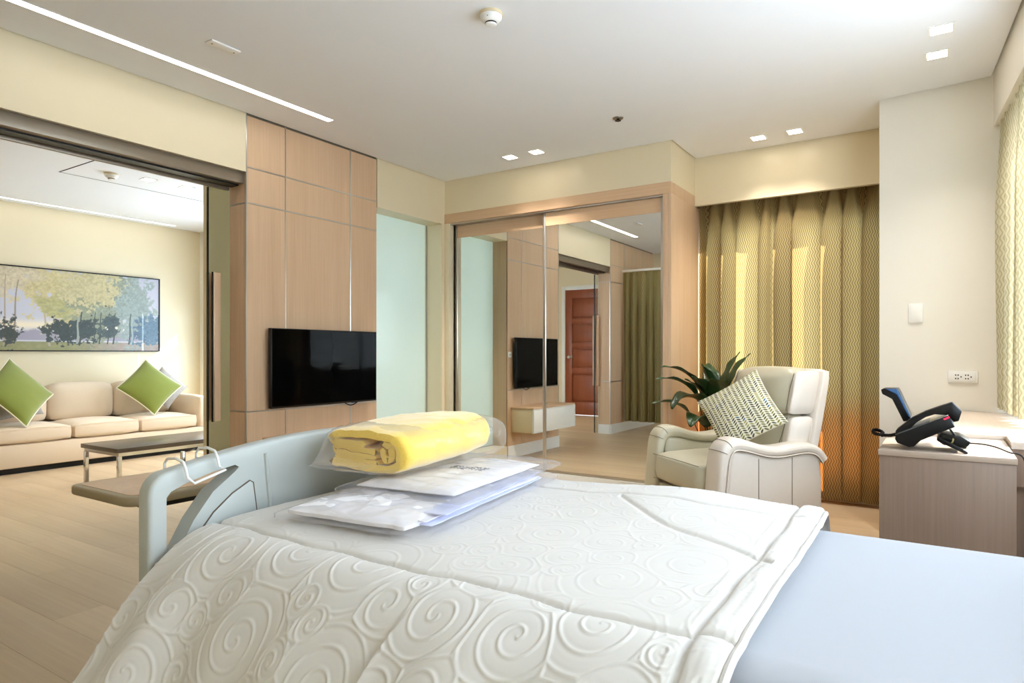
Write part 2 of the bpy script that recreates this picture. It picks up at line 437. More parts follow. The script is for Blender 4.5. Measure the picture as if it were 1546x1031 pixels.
# ------------------------------------------------------------------ ceilings
g = G().box(-3.99, 0.95, -0.6, 5.6, H + 0.03, H + 0.12)
xr = lambda y: RA.x + (RA.y - y) * 0.0697
g.prism([(XL + .012, -.388), (xr(-.388) - .012, -.388), (xr(4.6) - .012, 4.60), (XC, 4.66), (XC - .012, YV - .012), (XR1 + .012, YV - .012), (XR1 + .012, YW - .012), (XL + .012, YW - .012)], H, H + 0.03)
struct('ceiling', 'flat white painted ceiling of the bedroom', g, 'ceiling')
g = G().box(-8.2, -3.99, -1.2, 5.1, H + 0.03, H + 0.12).box(XF + .012, XLB - .012, YD + .012, YE - .012, H, H + .03)
struct('ceiling_lounge', 'flat white painted ceiling of the lounge', g, 'ceiling')

# ------------------------------------------------------------------ left wall: header, veneer panels, frosted window
wl = struct('wall_left', 'cream and oak veneer wall between bedroom and lounge')
g = G().box(XLB, XL, O0, O1, 2.29, 2.7)
mk('header_beam', g, 'beige', wl)
def panel_wall(y0, y1, ys, zs, zbase, jamb_side):
    bx('wall_core', 'gap', wl, XLB + 0.012, XL - 0.012, y0 + (0.012 if jamb_side < 0 else 0), y1 - (0.012 if jamb_side > 0 else 0), 0.0, 2.695)
    Z = [zbase] + zs + [H - 0.006]
    Y = [y0] + ys + [y1]
    t = 0.0045
    for i in range(len(Y) - 1):
        for j in range(len(Z) - 1):
            bx('veneer_panel', 'oak', wl, XL - 0.012, XL, Y[i] + (t if i or jamb_side < 0 else 0), Y[i + 1] - t, Z[j] + (t if j else 0), Z[j + 1] - t, 0.0008, seg=1)
    for yy in Y[:-1] if jamb_side < 0 else Y[1:]:
        bx('metal_trim', 'alu', wl, XL - 0.012, XL + 0.0012, yy - 0.0042, yy + 0.0042, zbase, H - 0.004)
    for i in range(len(Y) - 1):
        for zz in zs:
            bx('metal_trim', 'alu', wl, XL - 0.012, XL + 0.001, Y[i] + 0.0043, Y[i + 1] - 0.0043, zz - 0.004, zz + 0.004)
    yj = y0 if jamb_side < 0 else y1
    d = 0.012 * (1 if jamb_side < 0 else -1)
    Zj = [zbase] + [q for q in zs if q < 2.25] + [2.29]
    for j in range(len(Zj) - 1):
        bx('jamb_panel', 'oak', wl, XLB, XL - 0.0125, min(yj, yj + d), max(yj, yj + d), Zj[j] + (t if j else 0), Zj[j + 1] - t, 0.0008, seg=1)
    for zz in Zj[1:-1]:
        bx('metal_trim', 'alu', wl, XLB, XL - 0.0125, min(yj, yj + d) - (0.001 if d > 0 else 0), max(yj, yj + d) + (0.001 if d < 0 else 0), zz - .003, zz + .003)
ZS = [0.718, 2.089, 2.323]
panel_wall(O1, P1, [2.957, 3.554], ZS, 0.13, -1)
panel_wall(-0.4, O0, [0.72], ZS, 0.13, 1)
bx('panel_end', 'oak', wl, XLB, XL - 0.0125, P1 - 0.012, P1 + 0.004, 0.13, 2.28)
bx('lounge_lining', 'white_wall', wl, XLB - 0.012, XLB + 0.011, O1 + 0.013, P1, 0.0, 2.695)
bx('lounge_lining', 'white_wall', wl, XLB - 0.012, XLB + 0.011, YD, O0 - 0.013, 0.0, 2.695)
mk('header_beam', G().box(XLB, XL, P1 + 0.0045, YW, 2.28, 2.695), 'beige', wl)
mk('niche_reveal', G().box(XLB, XL, 4.655, YW, 0.0, 2.279).box(XLB, XL, P1 + 0.0045, 4.6545, 0.0, 0.13), 'beige', wl)
mk('niche_end', G().box(-4.03, XLB - 0.001, 4.64, YE, 0.0, 2.695).box(-4.03, XLB - 0.001, P1, 4.639, 2.30, 2.695), 'beige', wl)
mk('return_wall', G().box(-4.03, XL, YW + .001, 5.419, 0, 2.7), 'beige', wl)
mk('lounge_stub', G().box(-4.56, -4.50, 2.815, P1, 0.0, 2.695), 'beige', wl)
w3 = struct('window_1', 'tall frosted glass panel set in the niche beside the veneer wall')
bx('pane', 'frosted', w3, XLB - 0.012, XLB - 0.002, P1 + 0.006, 4.638, 0.13, 2.298)
mk('frame_bead', G().box(XLB - 0.0015, XLB + 0.008, 4.645, 4.654, 0.131, 2.279).box(XLB - .0015, XLB + .008, P1 + .005, 4.6445, 0.131, .14), 'alu', w3)
bb = struct('baseboard_left', 'white baseboard under the oak veneer wall', G().box(XL - 0.012, XL + 0.012, O1, P1, 0.001, 0.13).box(XLB, XL - .0125, O1 - .012, O1 - .0005, .001, .13)
            .box(XL - 0.012, XL + 0.012, -0.4, O0, 0.001, 0.13).box(XLB, XL - .0125, O0 + .0005, O0 + .012, .001, .13), 'white_plastic')

# sliding glass doors to the lounge
tr = tag(mk('trim_1', G().box(-4.03, -3.835, O0, O1 - .001, 2.215, 2.289).box(-4.01, -3.99, O0, O1 - .001, 2.19, 2.215), 'bronze', bevel=0.003), 'bronze metal sliding door track under the cream header', None, None, 'structure')
bx('track_slot', 'black', tr, -3.96, -3.88, O0 + 0.01, O1 - 0.01, 2.205, 2.2145)
def glass_door(name, y0, y1, lead, label):
    d = struct(name, label)
    bx('pane', 'clear_glass', d, -4.022, -4.010, y0, y1, 0.012, 2.214)
    e = lead
    bx('edge_strip', 'black', d, -4.024, -4.008, min(e, e + 0.006 * (1 if e == y0 else -1)), max(e, e + 0.006 * (1 if e == y0 else -1)), 0.012, 2.189)
    s = 1 if e == y0 else -1
    hy = e + s * 0.047
    for side in (-1, 1):
        hx = -4.016 + side * 0.03
        h = mk('handle', G().box(hx - 0.012, hx + 0.012, hy - 0.022, hy + 0.022, 0.66, 1.63), 'oak', d, 0.003)
        mk('edge_trim', G().box(hx - 0.013, hx + 0.013, hy - 0.028, hy - 0.0225, 0.655, 1.635), 'chrome', h)
        for zz in (0.75, 1.54):
            mk('standoff', G().cyl((hx, hy, zz), (-4.016, hy, zz), 0.008), 'chrome', h)
    return d
glass_door('door_1', 2.506, 3.47, 2.506, 'clear glass sliding door with long oak handle beside the veneer panels')
glass_door('door_2', 0.30, 1.27, 1.27, 'clear glass sliding door with long oak handle, seen only in the wardrobe mirror')

# ------------------------------------------------------------------ back wall, bulkhead, valance, column, right wall
struct('wall_back', 'outer wall behind wardrobe and curtained window', G().box(-4.03, XR1 + .06, 5.42, 5.56, 0, 2.7).box(XC - .06, 0.95, 5.42, 5.56, 0, 2.7)
       .box(XR1 + .06, XC - .06, 5.42, 5.56, 0, 0.17).box(XR1 + .06, XC - .06, 5.42, 5.56, 2.10, 2.7), 'white_wall')
struct('wall_bulkhead', 'cream bulkhead above the mirrored wardrobe', G().box(XL, XR1, YW, 5.42, 2.371, 2.7), 'beige')
struct('wall_valance', 'cream valance above the gold curtains', G().box(XR1, XC, YV, YV + 0.04, 2.29, 2.7), 'beige')
struct('wall_column', 'off-white square column right of the curtained window', G().prism([(XC, 4.675), (RA.x + 0.005, RA.y - 0.005), (0.60, RA.y - 0.005), (0.60, 5.42), (XC, 5.42)], 0, 2.7), 'white_wall')
wr = struct('wall_right', 'cream right-hand wall with window recess behind the desk')
g = G(); rbox2(g, 0, 5.1, 0.20, 0.30, 0, 0.82); rbox2(g, 0, 5.1, 0.20, 0.30, 2.30, 2.7); rbox2(g, 0, 0.25, 0.20, 0.30, 0.82, 2.30); rbox2(g, 4.3, 5.1, 0.20, 0.30, 0.82, 2.30)
mk('window_wall', g, 'white_wall', wr)
g = G(); rbox2(g, 0.002, 5.1, 0.0, 0.10, 2.387, 2.7); mk('valance', g, 'white_wall', wr)
g = G(); rbox2(g, 0.85, 5.1, 0.14, 0.199, 0.0, 0.80); mk('sill_wall', g, 'white_wall', wr)
struct('wall_front', 'cream wall behind the bed, out of view', G().box(-4.0, 0.95, -0.55, -0.4, 0, 2.7), 'beige')

# window behind the gold curtains: clear upper panes, amber tint invented below for the orange glow
w = struct('window_2', 'aluminium window behind the gold curtains')
X0, X1 = XR1 + .06, XC - .06
g = G()
for xx in (X0, (X0 + X1) / 2 - .02, X1 - .04): g.box(xx, xx + .04, 5.45, 5.50, .17, 2.10)
for zz in (.17, .68, 2.06): g.box(X0 + .0405, X1 - .0405, 5.455, 5.495, zz, zz + .04)
mk('window_frame', g, 'alu', w)
for a, b in ((X0 + .04, (X0 + X1) / 2 - .02), ((X0 + X1) / 2 + .02, X1 - .04)):
    bx('pane', 'glow_glass', w, a, b, 5.472, 5.478, .21, .68)
    bx('pane', 'window_glass', w, a, b, 5.472, 5.478, .72, 2.06)
w = struct('window_3', 'long window in the right wall above the desk')
g = G()
for s in (0.25, 1.5, 2.9, 4.26): rbox2(g, s, s + .04, .22, .27, .82, 2.30)
for zz in (.82, 2.26): rbox2(g, .291, 4.259, .225, .265, zz, zz + .04)
mk('window_frame', g, 'alu', w)
for a, b in ((.29, 1.5), (1.54, 2.9), (2.94, 4.26)):
    g = G(); rbox2(g, a, b, .242, .248, .86, 2.26); mk('pane', g, 'window_glass', w)
for i, (a, b, zb) in enumerate(((1.02, 1.62, 1.22), (1.621, 4.29, 0.84))):  # unseen blinds, added to block and diffuse the sun
    t = thing('added_blind', ('unseen short white blind added to cut the sun beside the desk', 'unseen long white blind added to soften the sun over the bed')[i], 'blind', rw(a, .15) + (zb,), group=None)
    p = [rw(a, .19), rw(b, .19)]
    g = G(); g.add([(*p[0], zb), (*p[1], zb), (*p[1], 2.34), (*p[0], 2.34)], [(0, 1, 2, 3)])
    mk('blind_cloth', g, 'blind', t)
    mk('bottom_bar', G().cyl((*p[0], zb), (*p[1], zb), 0.009), 'alu', t)
    mk('roller', G().cyl((*p[0], 2.352), (*p[1], 2.352), 0.02), 'alu', t)

# ------------------------------------------------------------------ lounge shell
struct('wall_lounge_far', 'cream lounge wall behind the sofa', G().box(XF - .1, XF, -1.2, 5.1, 0, 2.7), 'beige')
g = G().box(XF, -7.77, YE, YE + .05, 0, 2.7).box(-7.36, -7.30, YE, YE + .05, 0, 2.7).box(-4.6, XLB - .041, YE, YE + .05, 0, 2.7)
g.box(-7.77, -7.36, YE, YE + .05, 1.645, 2.7).box(-7.77, -7.36, YE, YE + .05, 0, .55).box(-7.30, -4.6, YE, YE + .05, 2.25, 2.7).box(-7.30, -4.6, YE, YE + .05, 0, .55)
struct('wall_lounge_end', 'off-white lounge end wall with windows', g, 'white_wall')
struct('wall_lounge_door', 'cream lounge wall holding the brown panelled door', G().box(XF, -5.80, YD - .1, YD, 0, 2.7).box(-4.80, XLB, YD - .1, YD, 0, 2.7).box(-5.80, -4.80, YD - .1, YD, 2.32, 2.7), 'beige')
w = struct('window_4', 'lounge window with a wide crossbar')
mk('window_frame', G().box(-7.77, -7.36, YE + .01, YE + .045, 1.335, 1.465).box(-7.30, -4.6, YE + .02, YE + .045, 1.3, 1.34).box(-5.97, -5.93, YE + .02, YE + .045, .55, 1.2995).box(-5.97, -5.93, YE + .02, YE + .045, 1.3405, 2.25), 'alu', w)
for a, b, c, d in ((-7.77, -7.36, .55, 1.334), (-7.77, -7.36, 1.466, 1.645), (-7.30, -4.6, .55, 2.25)):
    bx('pane', 'window_glass', w, a, b, YE + .047, YE + .05, c, d)
t = thing('added_blind', 'unseen white blind added over the lounge window to soften daylight', 'blind', (-6, YE - .03, .56))  # added with the wide pane to bring soft daylight into the lounge
mk('blind_cloth', G().add([(-7.32, YE - .03, .56), (-4.58, YE - .03, .56), (-4.58, YE - .03, 2.28), (-7.32, YE - .03, 2.28)], [(0, 1, 2, 3)]), 'blind', t)
mk('roller', G().cyl((-7.32, YE - .03, 2.29), (-4.58, YE - .03, 2.29), .02), 'alu', t)
d = struct('door_3', 'brown mahogany panelled door in the lounge, seen in the wardrobe mirror')
DX0, DX1, DT = -5.73, -4.87, 2.25
mk('door_frame', G().box(-5.80, DX0 - .002, YD - .08, YD + .02, 0, DT + .07).box(DX1 + .002, -4.80, YD - .08, YD + .02, 0, DT + .07).box(DX0 - .001, DX1 + .001, YD - .08, YD + .02, DT + .003, DT + .07), 'lacquer', d, 0.004)
g = G().box(DX0, DX0 + .13, YD - .05, YD - .005, .006, DT).box(DX1 - .13, DX1, YD - .05, YD - .005, .006, DT).box(DX0 + .1301, DX1 - .1301, YD - .045, YD - .03, .006, DT)
rails = [.006, .24, .74, .84, 1.19, 1.29, 1.64, 1.74, 2.10, DT]
for k in range(0, 10, 2): g.box(DX0 + .1301, DX1 - .1301, YD - .0299, YD - .005, rails[k], rails[k + 1])
lf = mk('door_leaf', g, 'mahogany', d, 0.002)
for k in range(1, 9, 2):
    mk('raised_panel', G().box(DX0 + .155, DX1 - .155, YD - .0295, YD - .012, rails[k] + .025, rails[k + 1] - .025), 'mahogany', lf, 0.010)
hd = mk('handle', G().cyl((DX0 + .065, YD - .005, 1.04), (DX0 + .065, YD + .05, 1.04), .011).cyl((DX0 + .065, YD + .045, 1.04), (DX0 + .19, YD + .045, 1.04), .009).cyl((DX0 + .065, YD - .0049, 1.04), (DX0 + .065, YD + .004, 1.04), .026), 'chrome', lf)
g = G().box(XF + .001, XF + .013, YD, YE, .001, .12)
struct('baseboard_lounge', 'white baseboard along the lounge walls', g.box(XF + .014, -5.81, YD + .001, YD + .013, .001, .12).box(XF + .014, XLB - .05, YE - .013, YE - .001, .001, .12), 'white_plastic')

# ------------------------------------------------------------------ ceiling fixtures
def downlight(x, y, label, group, z=H, dim=1.0):
    t = thing('downlight', label, 'light', (x, y, z), group=group)
    a, b = .045, .056
    g = G()
    for (p, q, r_, s_) in ((-b, b, -b, -a), (-b, b, a, b), (-b, -a, -a, a), (a, b, -a, a)): g.box(x + p, x + q, y + r_, y + s_, z - .004, z - .0005)
    mk('bezel', g, 'white_plastic', t)
    mk('diffuser', G().box(x - a, x + a, y - a, y + a, z - .0025, z - .0006), 'lamp', t)
    l = bpy.data.lights.new('downlight_beam', 'SPOT'); l.energy = BEAM_W * dim; l.color = (1.0, 0.92, 0.82); l.spot_size = math.radians(96); l.spot_blend = 1.0; l.shadow_soft_size = .04
    lo = bpy.data.objects.new('downlight_beam', l); COL.objects.link(lo); lo.parent = t; lo.location = (0, 0, -.012)
DL = [(-2.89, 4.39, 'square recessed downlight by the mirrored wardrobe, left of its pair'), (-2.643, 4.386, 'square recessed downlight by the mirrored wardrobe, right of its pair'),
      (-1.122, 4.985, 'square recessed downlight in front of the gold curtains, left of its pair'), (-.874, 4.98, 'square recessed downlight in front of the gold curtains, right of its pair'),
      (-.006, 3.80, 'square recessed downlight near the column, nearer the camera of its pair'), (-.025, 4.11, 'square recessed downlight near the column, farther of its pair')]
for x, y, l in DL: downlight(x, y, l, 'bedroom ceiling downlights', dim=0.5 if x > -.5 else (0.6 if y > 4.9 else 1.0))
downlight(-5.99, 3.17, 'square recessed downlight in the lounge ceiling, nearer of its pair', 'lounge ceiling downlights')
downlight(-5.975, 3.52, 'square recessed downlight in the lounge ceiling, farther of its pair', 'lounge ceiling downlights')
downlight(-5.3, .2, 'unseen square downlight added near the lounge door', 'lounge ceiling downlights')  # no such lamp in view, added as extra room light
def strip(x, y0, y1, w, label, mat='strip'):
    t = thing('light_strip', label, 'light', (x, (y0 + y1) / 2, H))
    mk('channel', G().box(x - w / 2 - .004, x - w / 2, y0, y1, H - .003, H - .0005).box(x + w / 2, x + w / 2 + .004, y0, y1, H - .003, H - .0005), 'white_plastic', t)
    mk('diffuser', G().box(x - w / 2, x + w / 2, y0, y1, H - .002, H - .0006), mat, t)
strip(-3.45, 1.15, 3.043, .05, 'long recessed light strip in the bedroom ceiling')
strip(-7.89, 1.6, 4.50, .04, 'long recessed light strip along the lounge sofa wall', 'strip_dim')
def smoke(x, y, label):
    t = thing('smoke_detector', label, 'smoke detector', (x, y, H), group='ceiling smoke detectors')
    mk('base', G().lathe([(0, 0), (.053, 0), (.055, -.006), (.055, -.014), (.0, -.014)], (x, y, H - .0005)), 'cream_plastic', t)
    mk('body', G().lathe([(0, -.0145), (.052, -.0145), (.051, -.026), (.040, -.038), (.031, -.044), (0, -.044)], (x, y, H - .0005)), 'white_plastic', t)
    mk('sensor_slot', G().lathe([(0, -.0441), (.027, -.0441), (.027, -.050), (0, -.050)], (x, y, H - .0005)), 'black', t)
    mk('cap', G().lathe([(0, -.0501), (.027, -.0501), (.025, -.055), (.018, -.058), (0, -.058)], (x, y, H - .0005)), 'white_plastic', t)
    mk('indicator', G().lathe([(0, 0), (.003, 0), (.003, -.003), (0, -.003)], (x + .012, y - .043, H - .030), 10), 'black', t)
smoke(-1.744, 2.487, 'round white smoke detector on the bedroom ceiling'); smoke(-6.06, 2.888, 'round cream smoke detector on the lounge ceiling')
t = thing('sprinkler', 'small round dark sprinkler head in the bedroom ceiling', 'sprinkler', (-1.81, 4.055, H))
mk('escutcheon', G().lathe([(0, 0), (.036, 0), (.034, -.005), (.02, -.007), (0, -.007)], (-1.81, 4.055, H - .0005)), 'bronze', t)
mk('deflector', G().lathe([(0, -.0071), (.008, -.0071), (.008, -.016), (.02, -.017), (.02, -.019), (0, -.02)], (-1.81, 4.055, H - .0005)), 'black', t)
t = thing('alarm_plate', 'small rectangular white plate with two screws on the bedroom ceiling', 'ceiling plate', (-3.076, 2.006, H))
mk('cover', G().box(-3.108, -3.044, 1.925, 2.087, H - .010, H - .0005), 'white_plastic', t, .004)
for yy in (1.945, 2.067): mk('screw', G().lathe([(0, 0), (.005, 0), (.004, -.002), (0, -.002)], (-3.076, yy, H - .0101), 10), 'bronze', t)
t = thing('access_panel', 'rectangular ceiling access panel in the lounge around the downlights', 'ceiling panel', (-5.9, 3.6, H))
mk('joint', G().box(-6.386, -6.378, 2.61, 4.8, H - .0015, H - .0003).box(-6.377, -4.2, 2.61, 2.622, H - .0015, H - .0003), 'black_matte', t)

# ------------------------------------------------------------------ wardrobe with mirrored sliding doors
wd = thing('wardrobe', 'oak wardrobe with two mirrored sliding doors', 'wardrobe', (-2.74, 4.9, 0))
bx('top_beam', 'oak_h', wd, XL + .001, XR1, YW - .006, YW + .06, 2.285, 2.3705, .001)
bx('stile', 'beige', wd, XL + .001, -3.755, YW - .004, YW + .06, .0, 2.2845, .001)
bx('stile', 'oak', wd, -1.738, XR1 - .0205, YW - .004, YW + .06, .0, 2.2845, .001)
bx('side_panel', 'oak', wd, XR1 - .02, XR1 + .003, YW - .004, 5.41, .0, 2.2845, .001)
bx('side_panel', 'oak', wd, XR1 - .02, XR1 + .003, YW + .061, 5.248, 2.285, 2.3705, .001)
bx('plinth', 'lacquer', wd, -3.7545, -1.7385, YW + .02, YW + .11, .0, .115, .001)
bx('back_board', 'oak', wd, XL + .001, XR1 - .021, 5.38, 5.41, .0, 2.37)
bx('track', 'alu', wd, -3.7545, -1.7385, YW + .01, YW + .12, 2.272, 2.2845)
def ward_door(x0, x1, y, n):
    dd = thing('sliding_door', '', None); del dd['label']
    dd.parent = wd; dd.location = Vector(((x0 + x1) / 2, y, .12)) - Vector(wd.location)
    sw = .026
    bx('door_stile', 'alu', dd, x0, x0 + sw, y, y + .034, .117, 2.271, .003)
    bx('door_stile', 'alu', dd, x1 - sw, x1, y, y + .034, .117, 2.271, .003)
    bx('top_rail', 'oak_h', dd, x0 + sw, x1 - sw, y + .006, y + .028, 2.162, 2.271)
    bx('bottom_rail', 'alu', dd, x0 + sw, x1 - sw, y + .006, y + .028, .117, .137)
    bx('mirror', 'mirror', dd, x0 + sw, x1 - sw, y + .010, y + .020, .138, 2.1615)
ward_door(-3.752, -2.755, YW + .075, 0)
ward_door(-2.790, -1.741, YW + .030, 1)

# ------------------------------------------------------------------ television, floating cabinet
tv = thing('television', 'black flat-screen television mounted on the oak veneer wall', 'television', (XL, 3.28, .73))
bx('casing', 'black', tv, -3.775, -3.742, 2.79, 3.765, .732, 1.272, .004)
bx('screen', 'screen', tv, -3.7425, -3.7405, 2.797, 3.758, .745, 1.266)
bx('rear_housing', 'black_matte', tv, -3.800, -3.7755, 3.0, 3.56, .80, 1.12, .006)
mk('wall_bracket', G().box(-3.8095, -3.8005, 3.1, 3.46, .86, 1.06), 'black_matte', tv)
mk('logo_tab', G().box(-3.7403, -3.739, 3.50, 3.56, .729, .735), 'black', tv)
mk('cable', G().tube([(-3.776, 3.44, .75)] + [(-3.77, 3.44 + .17 * i / 12, .745 - .035 * math.sin(PI * i / 12)) for i in range(13)], .004), 'black', tv)
t = thing('wall_outlet', 'small white wall outlet beside the television, seen in the mirror', 'outlet', (XL, 3.80, 1.06))
mk('plate', G().box(XL + .0015, XL + .010, 3.772, 3.828, 1.06, 1.12), 'white_plastic', t, .002)
mk('slot', G().box(XL + .0101, XL + .0108, 3.79, 3.795, 1.08, 1.10).box(XL + .0101, XL + .0108, 3.803, 3.808, 1.08, 1.10), 'outlet_hole', t)
cb = thing('floating_cabinet', 'white and cream floating cabinet under the television', 'cabinet', (-3.67, 3.27, .28))
bx('body', 'cream_plastic', cb, XL + .0015, -3.545, 2.775, 3.765, .275, .522, .002)
bx('top', 'oak_h', cb, XL + .0015, -3.53, 2.77, 3.77, .5225, .538, .001)
bx('drawer_front', 'lacquer', cb, -3.5445, -3.527, 2.785, 3.755, .285, .512, .002)
mk('front_frame', G().box(-3.5448, -3.525, 2.77, 2.783, .275, .522).box(-3.5448, -3.525, 3.757, 3.77, .275, .522).box(-3.5448, -3.525, 2.7835, 3.7565, .275, .283).box(-3.5448, -3.525, 2.7835, 3.7565, .514, .522), 'lacquer', cb)

# ------------------------------------------------------------------ curtains
def drape(name, x0, x1, y, z0, z1, folds, amp, mat, label, seed=0, axis='x', top_amp=0.45, group=None, flare=0.0, map2=None, hem=0.0, pleat=0.0):
    r = np.random.default_rng(seed)
    nu, nv = 60 * folds // 2 + 1, 46
    s = np.linspace(0, 1, nu)[:, None]; v = np.linspace(0, 1, nv)[None, :]
    ph = s * folds + (0.10 + .10 * pleat) * np.sin(2 * PI * s * folds / 2.7 + seed) + 0.06 * (1 - v) * np.sin(5 * s * folds + seed)
    a = amp * (1 + .2 * pleat) * (top_amp + (1 - top_amp) * sstep(0, .35, 1 - v))
    va = 0.75 + 0.5 * vnoise(ph * 1.0 + 0 * v, v * 1.5 + 9 * seed, seed)
    base_ = np.sin(2 * PI * ph); sharp = 1.0 + 1.6 * pleat
    d = a * va * (np.tanh(sharp * base_) / np.tanh(sharp) + 0.22 * (1 - .6 * pleat) * np.sin(4 * PI * ph + 0.8 + 1.2 * v) + .10 * np.sin(6 * PI * ph + seed))
    if pleat: d = d * sstep(0, .06, s) * sstep(1, .94, s)
    along = x0 + (x1 - x0) * (s + 0 * v) + 0.35 * amp * np.sin(4 * PI * ph) * (1 - pleat) + pleat * .058 * sstep(1.0, .8, v) * (.5 + .9 * vnoise(ph * .8, 0 * v + seed, 31)) * np.sin(2 * PI * ph + 1.5) * sstep(0, .08, s) * sstep(1, .92, s)
    along = along + flare * (1 - v) * (s - .5)
    z = z0 + (z1 - z0) * v + 0 * s + hem * np.sin(2 * PI * ph) * (1 - v) ** 3
    X, Y = along, y + d
    if map2 is not None:
        ax, ay = map2(along, d); P = np.stack([ax, ay, z], -1)
    else: P = np.stack([X, Y, z], -1)
    seg = np.sqrt((np.diff(along, axis=0) ** 2 + np.diff(d, axis=0) ** 2)); arc = np.concatenate([np.zeros((1, nv)), np.cumsum(seg, 0)], 0)
    uv = np.stack([np.repeat(arc[:, nv // 2][:, None], nv, 1), z], -1)
    c0 = P[nu // 2, 0]
    t = thing(name, label, 'curtain', tuple(map(float, c0)), group=group)
    o = mk('cloth', G().grid(P), mat, t, angle=180); set_uv(o, uv)
    k = max(1, int(nv * 0.035))
    hb = P[:, :3].copy(); 
    return t, P
t, P = drape('window_curtain', XR1 + .012, -1.112, 5.344, .055, 2.35, 4, .042, 'curtain', 'gold wavy-ribbed curtain panel beside the wardrobe, left of the two', 3, hem=.012, pleat=1.0)
mk('heading_tape', G().box(XR1 + .02, -1.14, 5.350, 5.36, 2.33, 2.36), 'curtain', t)
t, P = drape('window_curtain', -1.127, XC - .012, 5.360, .04, 2.35, 5, .044, 'curtain', 'gold wavy-ribbed curtain panel beside the column, right of the two', 5, hem=.012, pleat=1.0)
mk('heading_tape', G().box(-1.11, XC - .02, 5.350, 5.36, 2.33, 2.36), 'curtain', t)
t = thing('curtain_rail', 'curtain track hidden behind the cream valance', 'curtain rail', (-1, 5.36, 2.37))
mk('track', G().box(XR1 + .004, XC - .004, 5.335, 5.375, 2.365, 2.385), 'white_plastic', t)
def rmap(al, d):
    return RA.x + RD.x * al + RN.x * (.035 + d), RA.y + RD.y * al + RN.y * (.035 + d)
drape('window_curtain', .015, .95, 0, .80, 2.42, 7, .028, 'curtain_pale', 'pale wavy-ribbed curtain hanging above the desk at the right edge', 8, map2=rmap, flare=.12)
t, P = drape('cubicle_curtain', XL + .03, -2.72, .80, .15, 2.25, 9, .045, 'cubicle', 'olive cubicle curtain seen reflected in the wardrobe mirror', 11)
t = thing('cubicle_rail', 'white curtain rail carrying the olive cubicle curtain', 'curtain rail', (-3.2, .8, 2.27))
mk('rail', G().box(XL + .002, -2.6, .785, .815, 2.255, 2.285), 'white_plastic', t, .003)
mk('ceiling_hanger', G().cyl((-2.65, .8, 2.285), (-2.65, .8, H), .008), 'white_plastic', t)

# ------------------------------------------------------------------ bed
bed = thing('hospital_bed', 'grey plastic hospital bed with curved footboard', 'bed', (-.55, 1.31, 0))
BX0, BX1, BY0, BY1, BZ = -1.46, .37, .87, 1.76, .675
bx('mattress', 'linen', bed, BX0 + .01, BX1, BY0 + .03, BY1 - .01, .50, BZ - .020, .03, seg=4)
mk('frame', G().box(BX0, BX1, BY0 + .02, BY1 - .02, .44, .495).box(-1.2, .1, BY0 + .15, BY1 - .15, .25, .4395).box(-1.3, .2, BY0 + .1, BY1 - .1, .16, .2495), 'bed_plastic', bed, .008)
for cx in (-1.25, .12):
    for cyy in (BY0 + .13, BY1 - .13):
        w_ = mk('caster', G().cyl((cx, cyy - .018, .065), (cx, cyy + .018, .065), .063, n=24).box(cx - .02, cx + .02, cyy - .03, cyy - .02, .06, .16).box(cx - .02, cx + .02, cyy + .02, cyy + .03, .06, .16), 'black_matte', bed)
def board_outline(c, hw, ztop, crown, z0, n=28):
    pts = [(c - hw, z0)]
    def top(y): u = (y - c) / hw; return ztop + crown * (1 - u * u)
    rc = .055
    for i in range(7):
        a = PI - (PI / 2) * i / 6
        pts.append((c - hw + rc + rc * math.cos(a), top(c - hw + rc) - rc + rc * math.sin(a)))
    for i in range(1, n): y = c - hw + rc + (2 * hw - 2 * rc) * i / n; pts.append((y, top(y)))
    for i in range(7):
        a = PI / 2 - (PI / 2) * i / 6
        pts.append((c + hw - rc + rc * math.cos(a), top(c + hw - rc) - rc + rc * math.sin(a)))
    pts.append((c + hw, z0)); return pts
FC, FH = 1.312, .525
foot = mk('footboard', G().prism(board_outline(FC, FH, .818, .062, .30), -1.535, -1.485, 'x'), 'bed_plastic', bed, .010, seg=3)
# cut the two hand openings with a boolean
def opening(sgn):
    e = FC + sgn * FH
    p = [(e - sgn * .040, .770), (e - sgn * .040, .655), (e - sgn * .046, .637), (e - sgn * .058, .634), (e - sgn * .072, .648), (e - sgn * .105, .705),
         (e - sgn * .155, .765), (e - sgn * .215, .805), (e - sgn * .225, .815), (e - sgn * .215, .822), (e - sgn * .150, .812), (e - sgn * .085, .796), (e - sgn * .05, .782)]
    return p if sgn > 0 else p[::-1]
for sgn in (-1, 1):
    c_ = mk('cutter', G().prism(opening(sgn), -1.60, -1.40, 'x'), 'bed_plastic', smooth=False)
    md = foot.modifiers.new('hand_opening', 'BOOLEAN'); md.operation = 'DIFFERENCE'; md.object = c_; md.solver = 'EXACT'
    bpy.context.view_layer.update()
    dg = bpy.context.evaluated_depsgraph_get()
    nm = bpy.data.meshes.new_from_object(foot.evaluated_get(dg)); foot.modifiers.clear(); foot.data = nm
    bpy.data.objects.remove(c_)
foot.data.polygons.foreach_set('use_smooth', [True] * len(foot.data.polygons)); foot.data.set_sharp_from_angle(angle=math.radians(35))
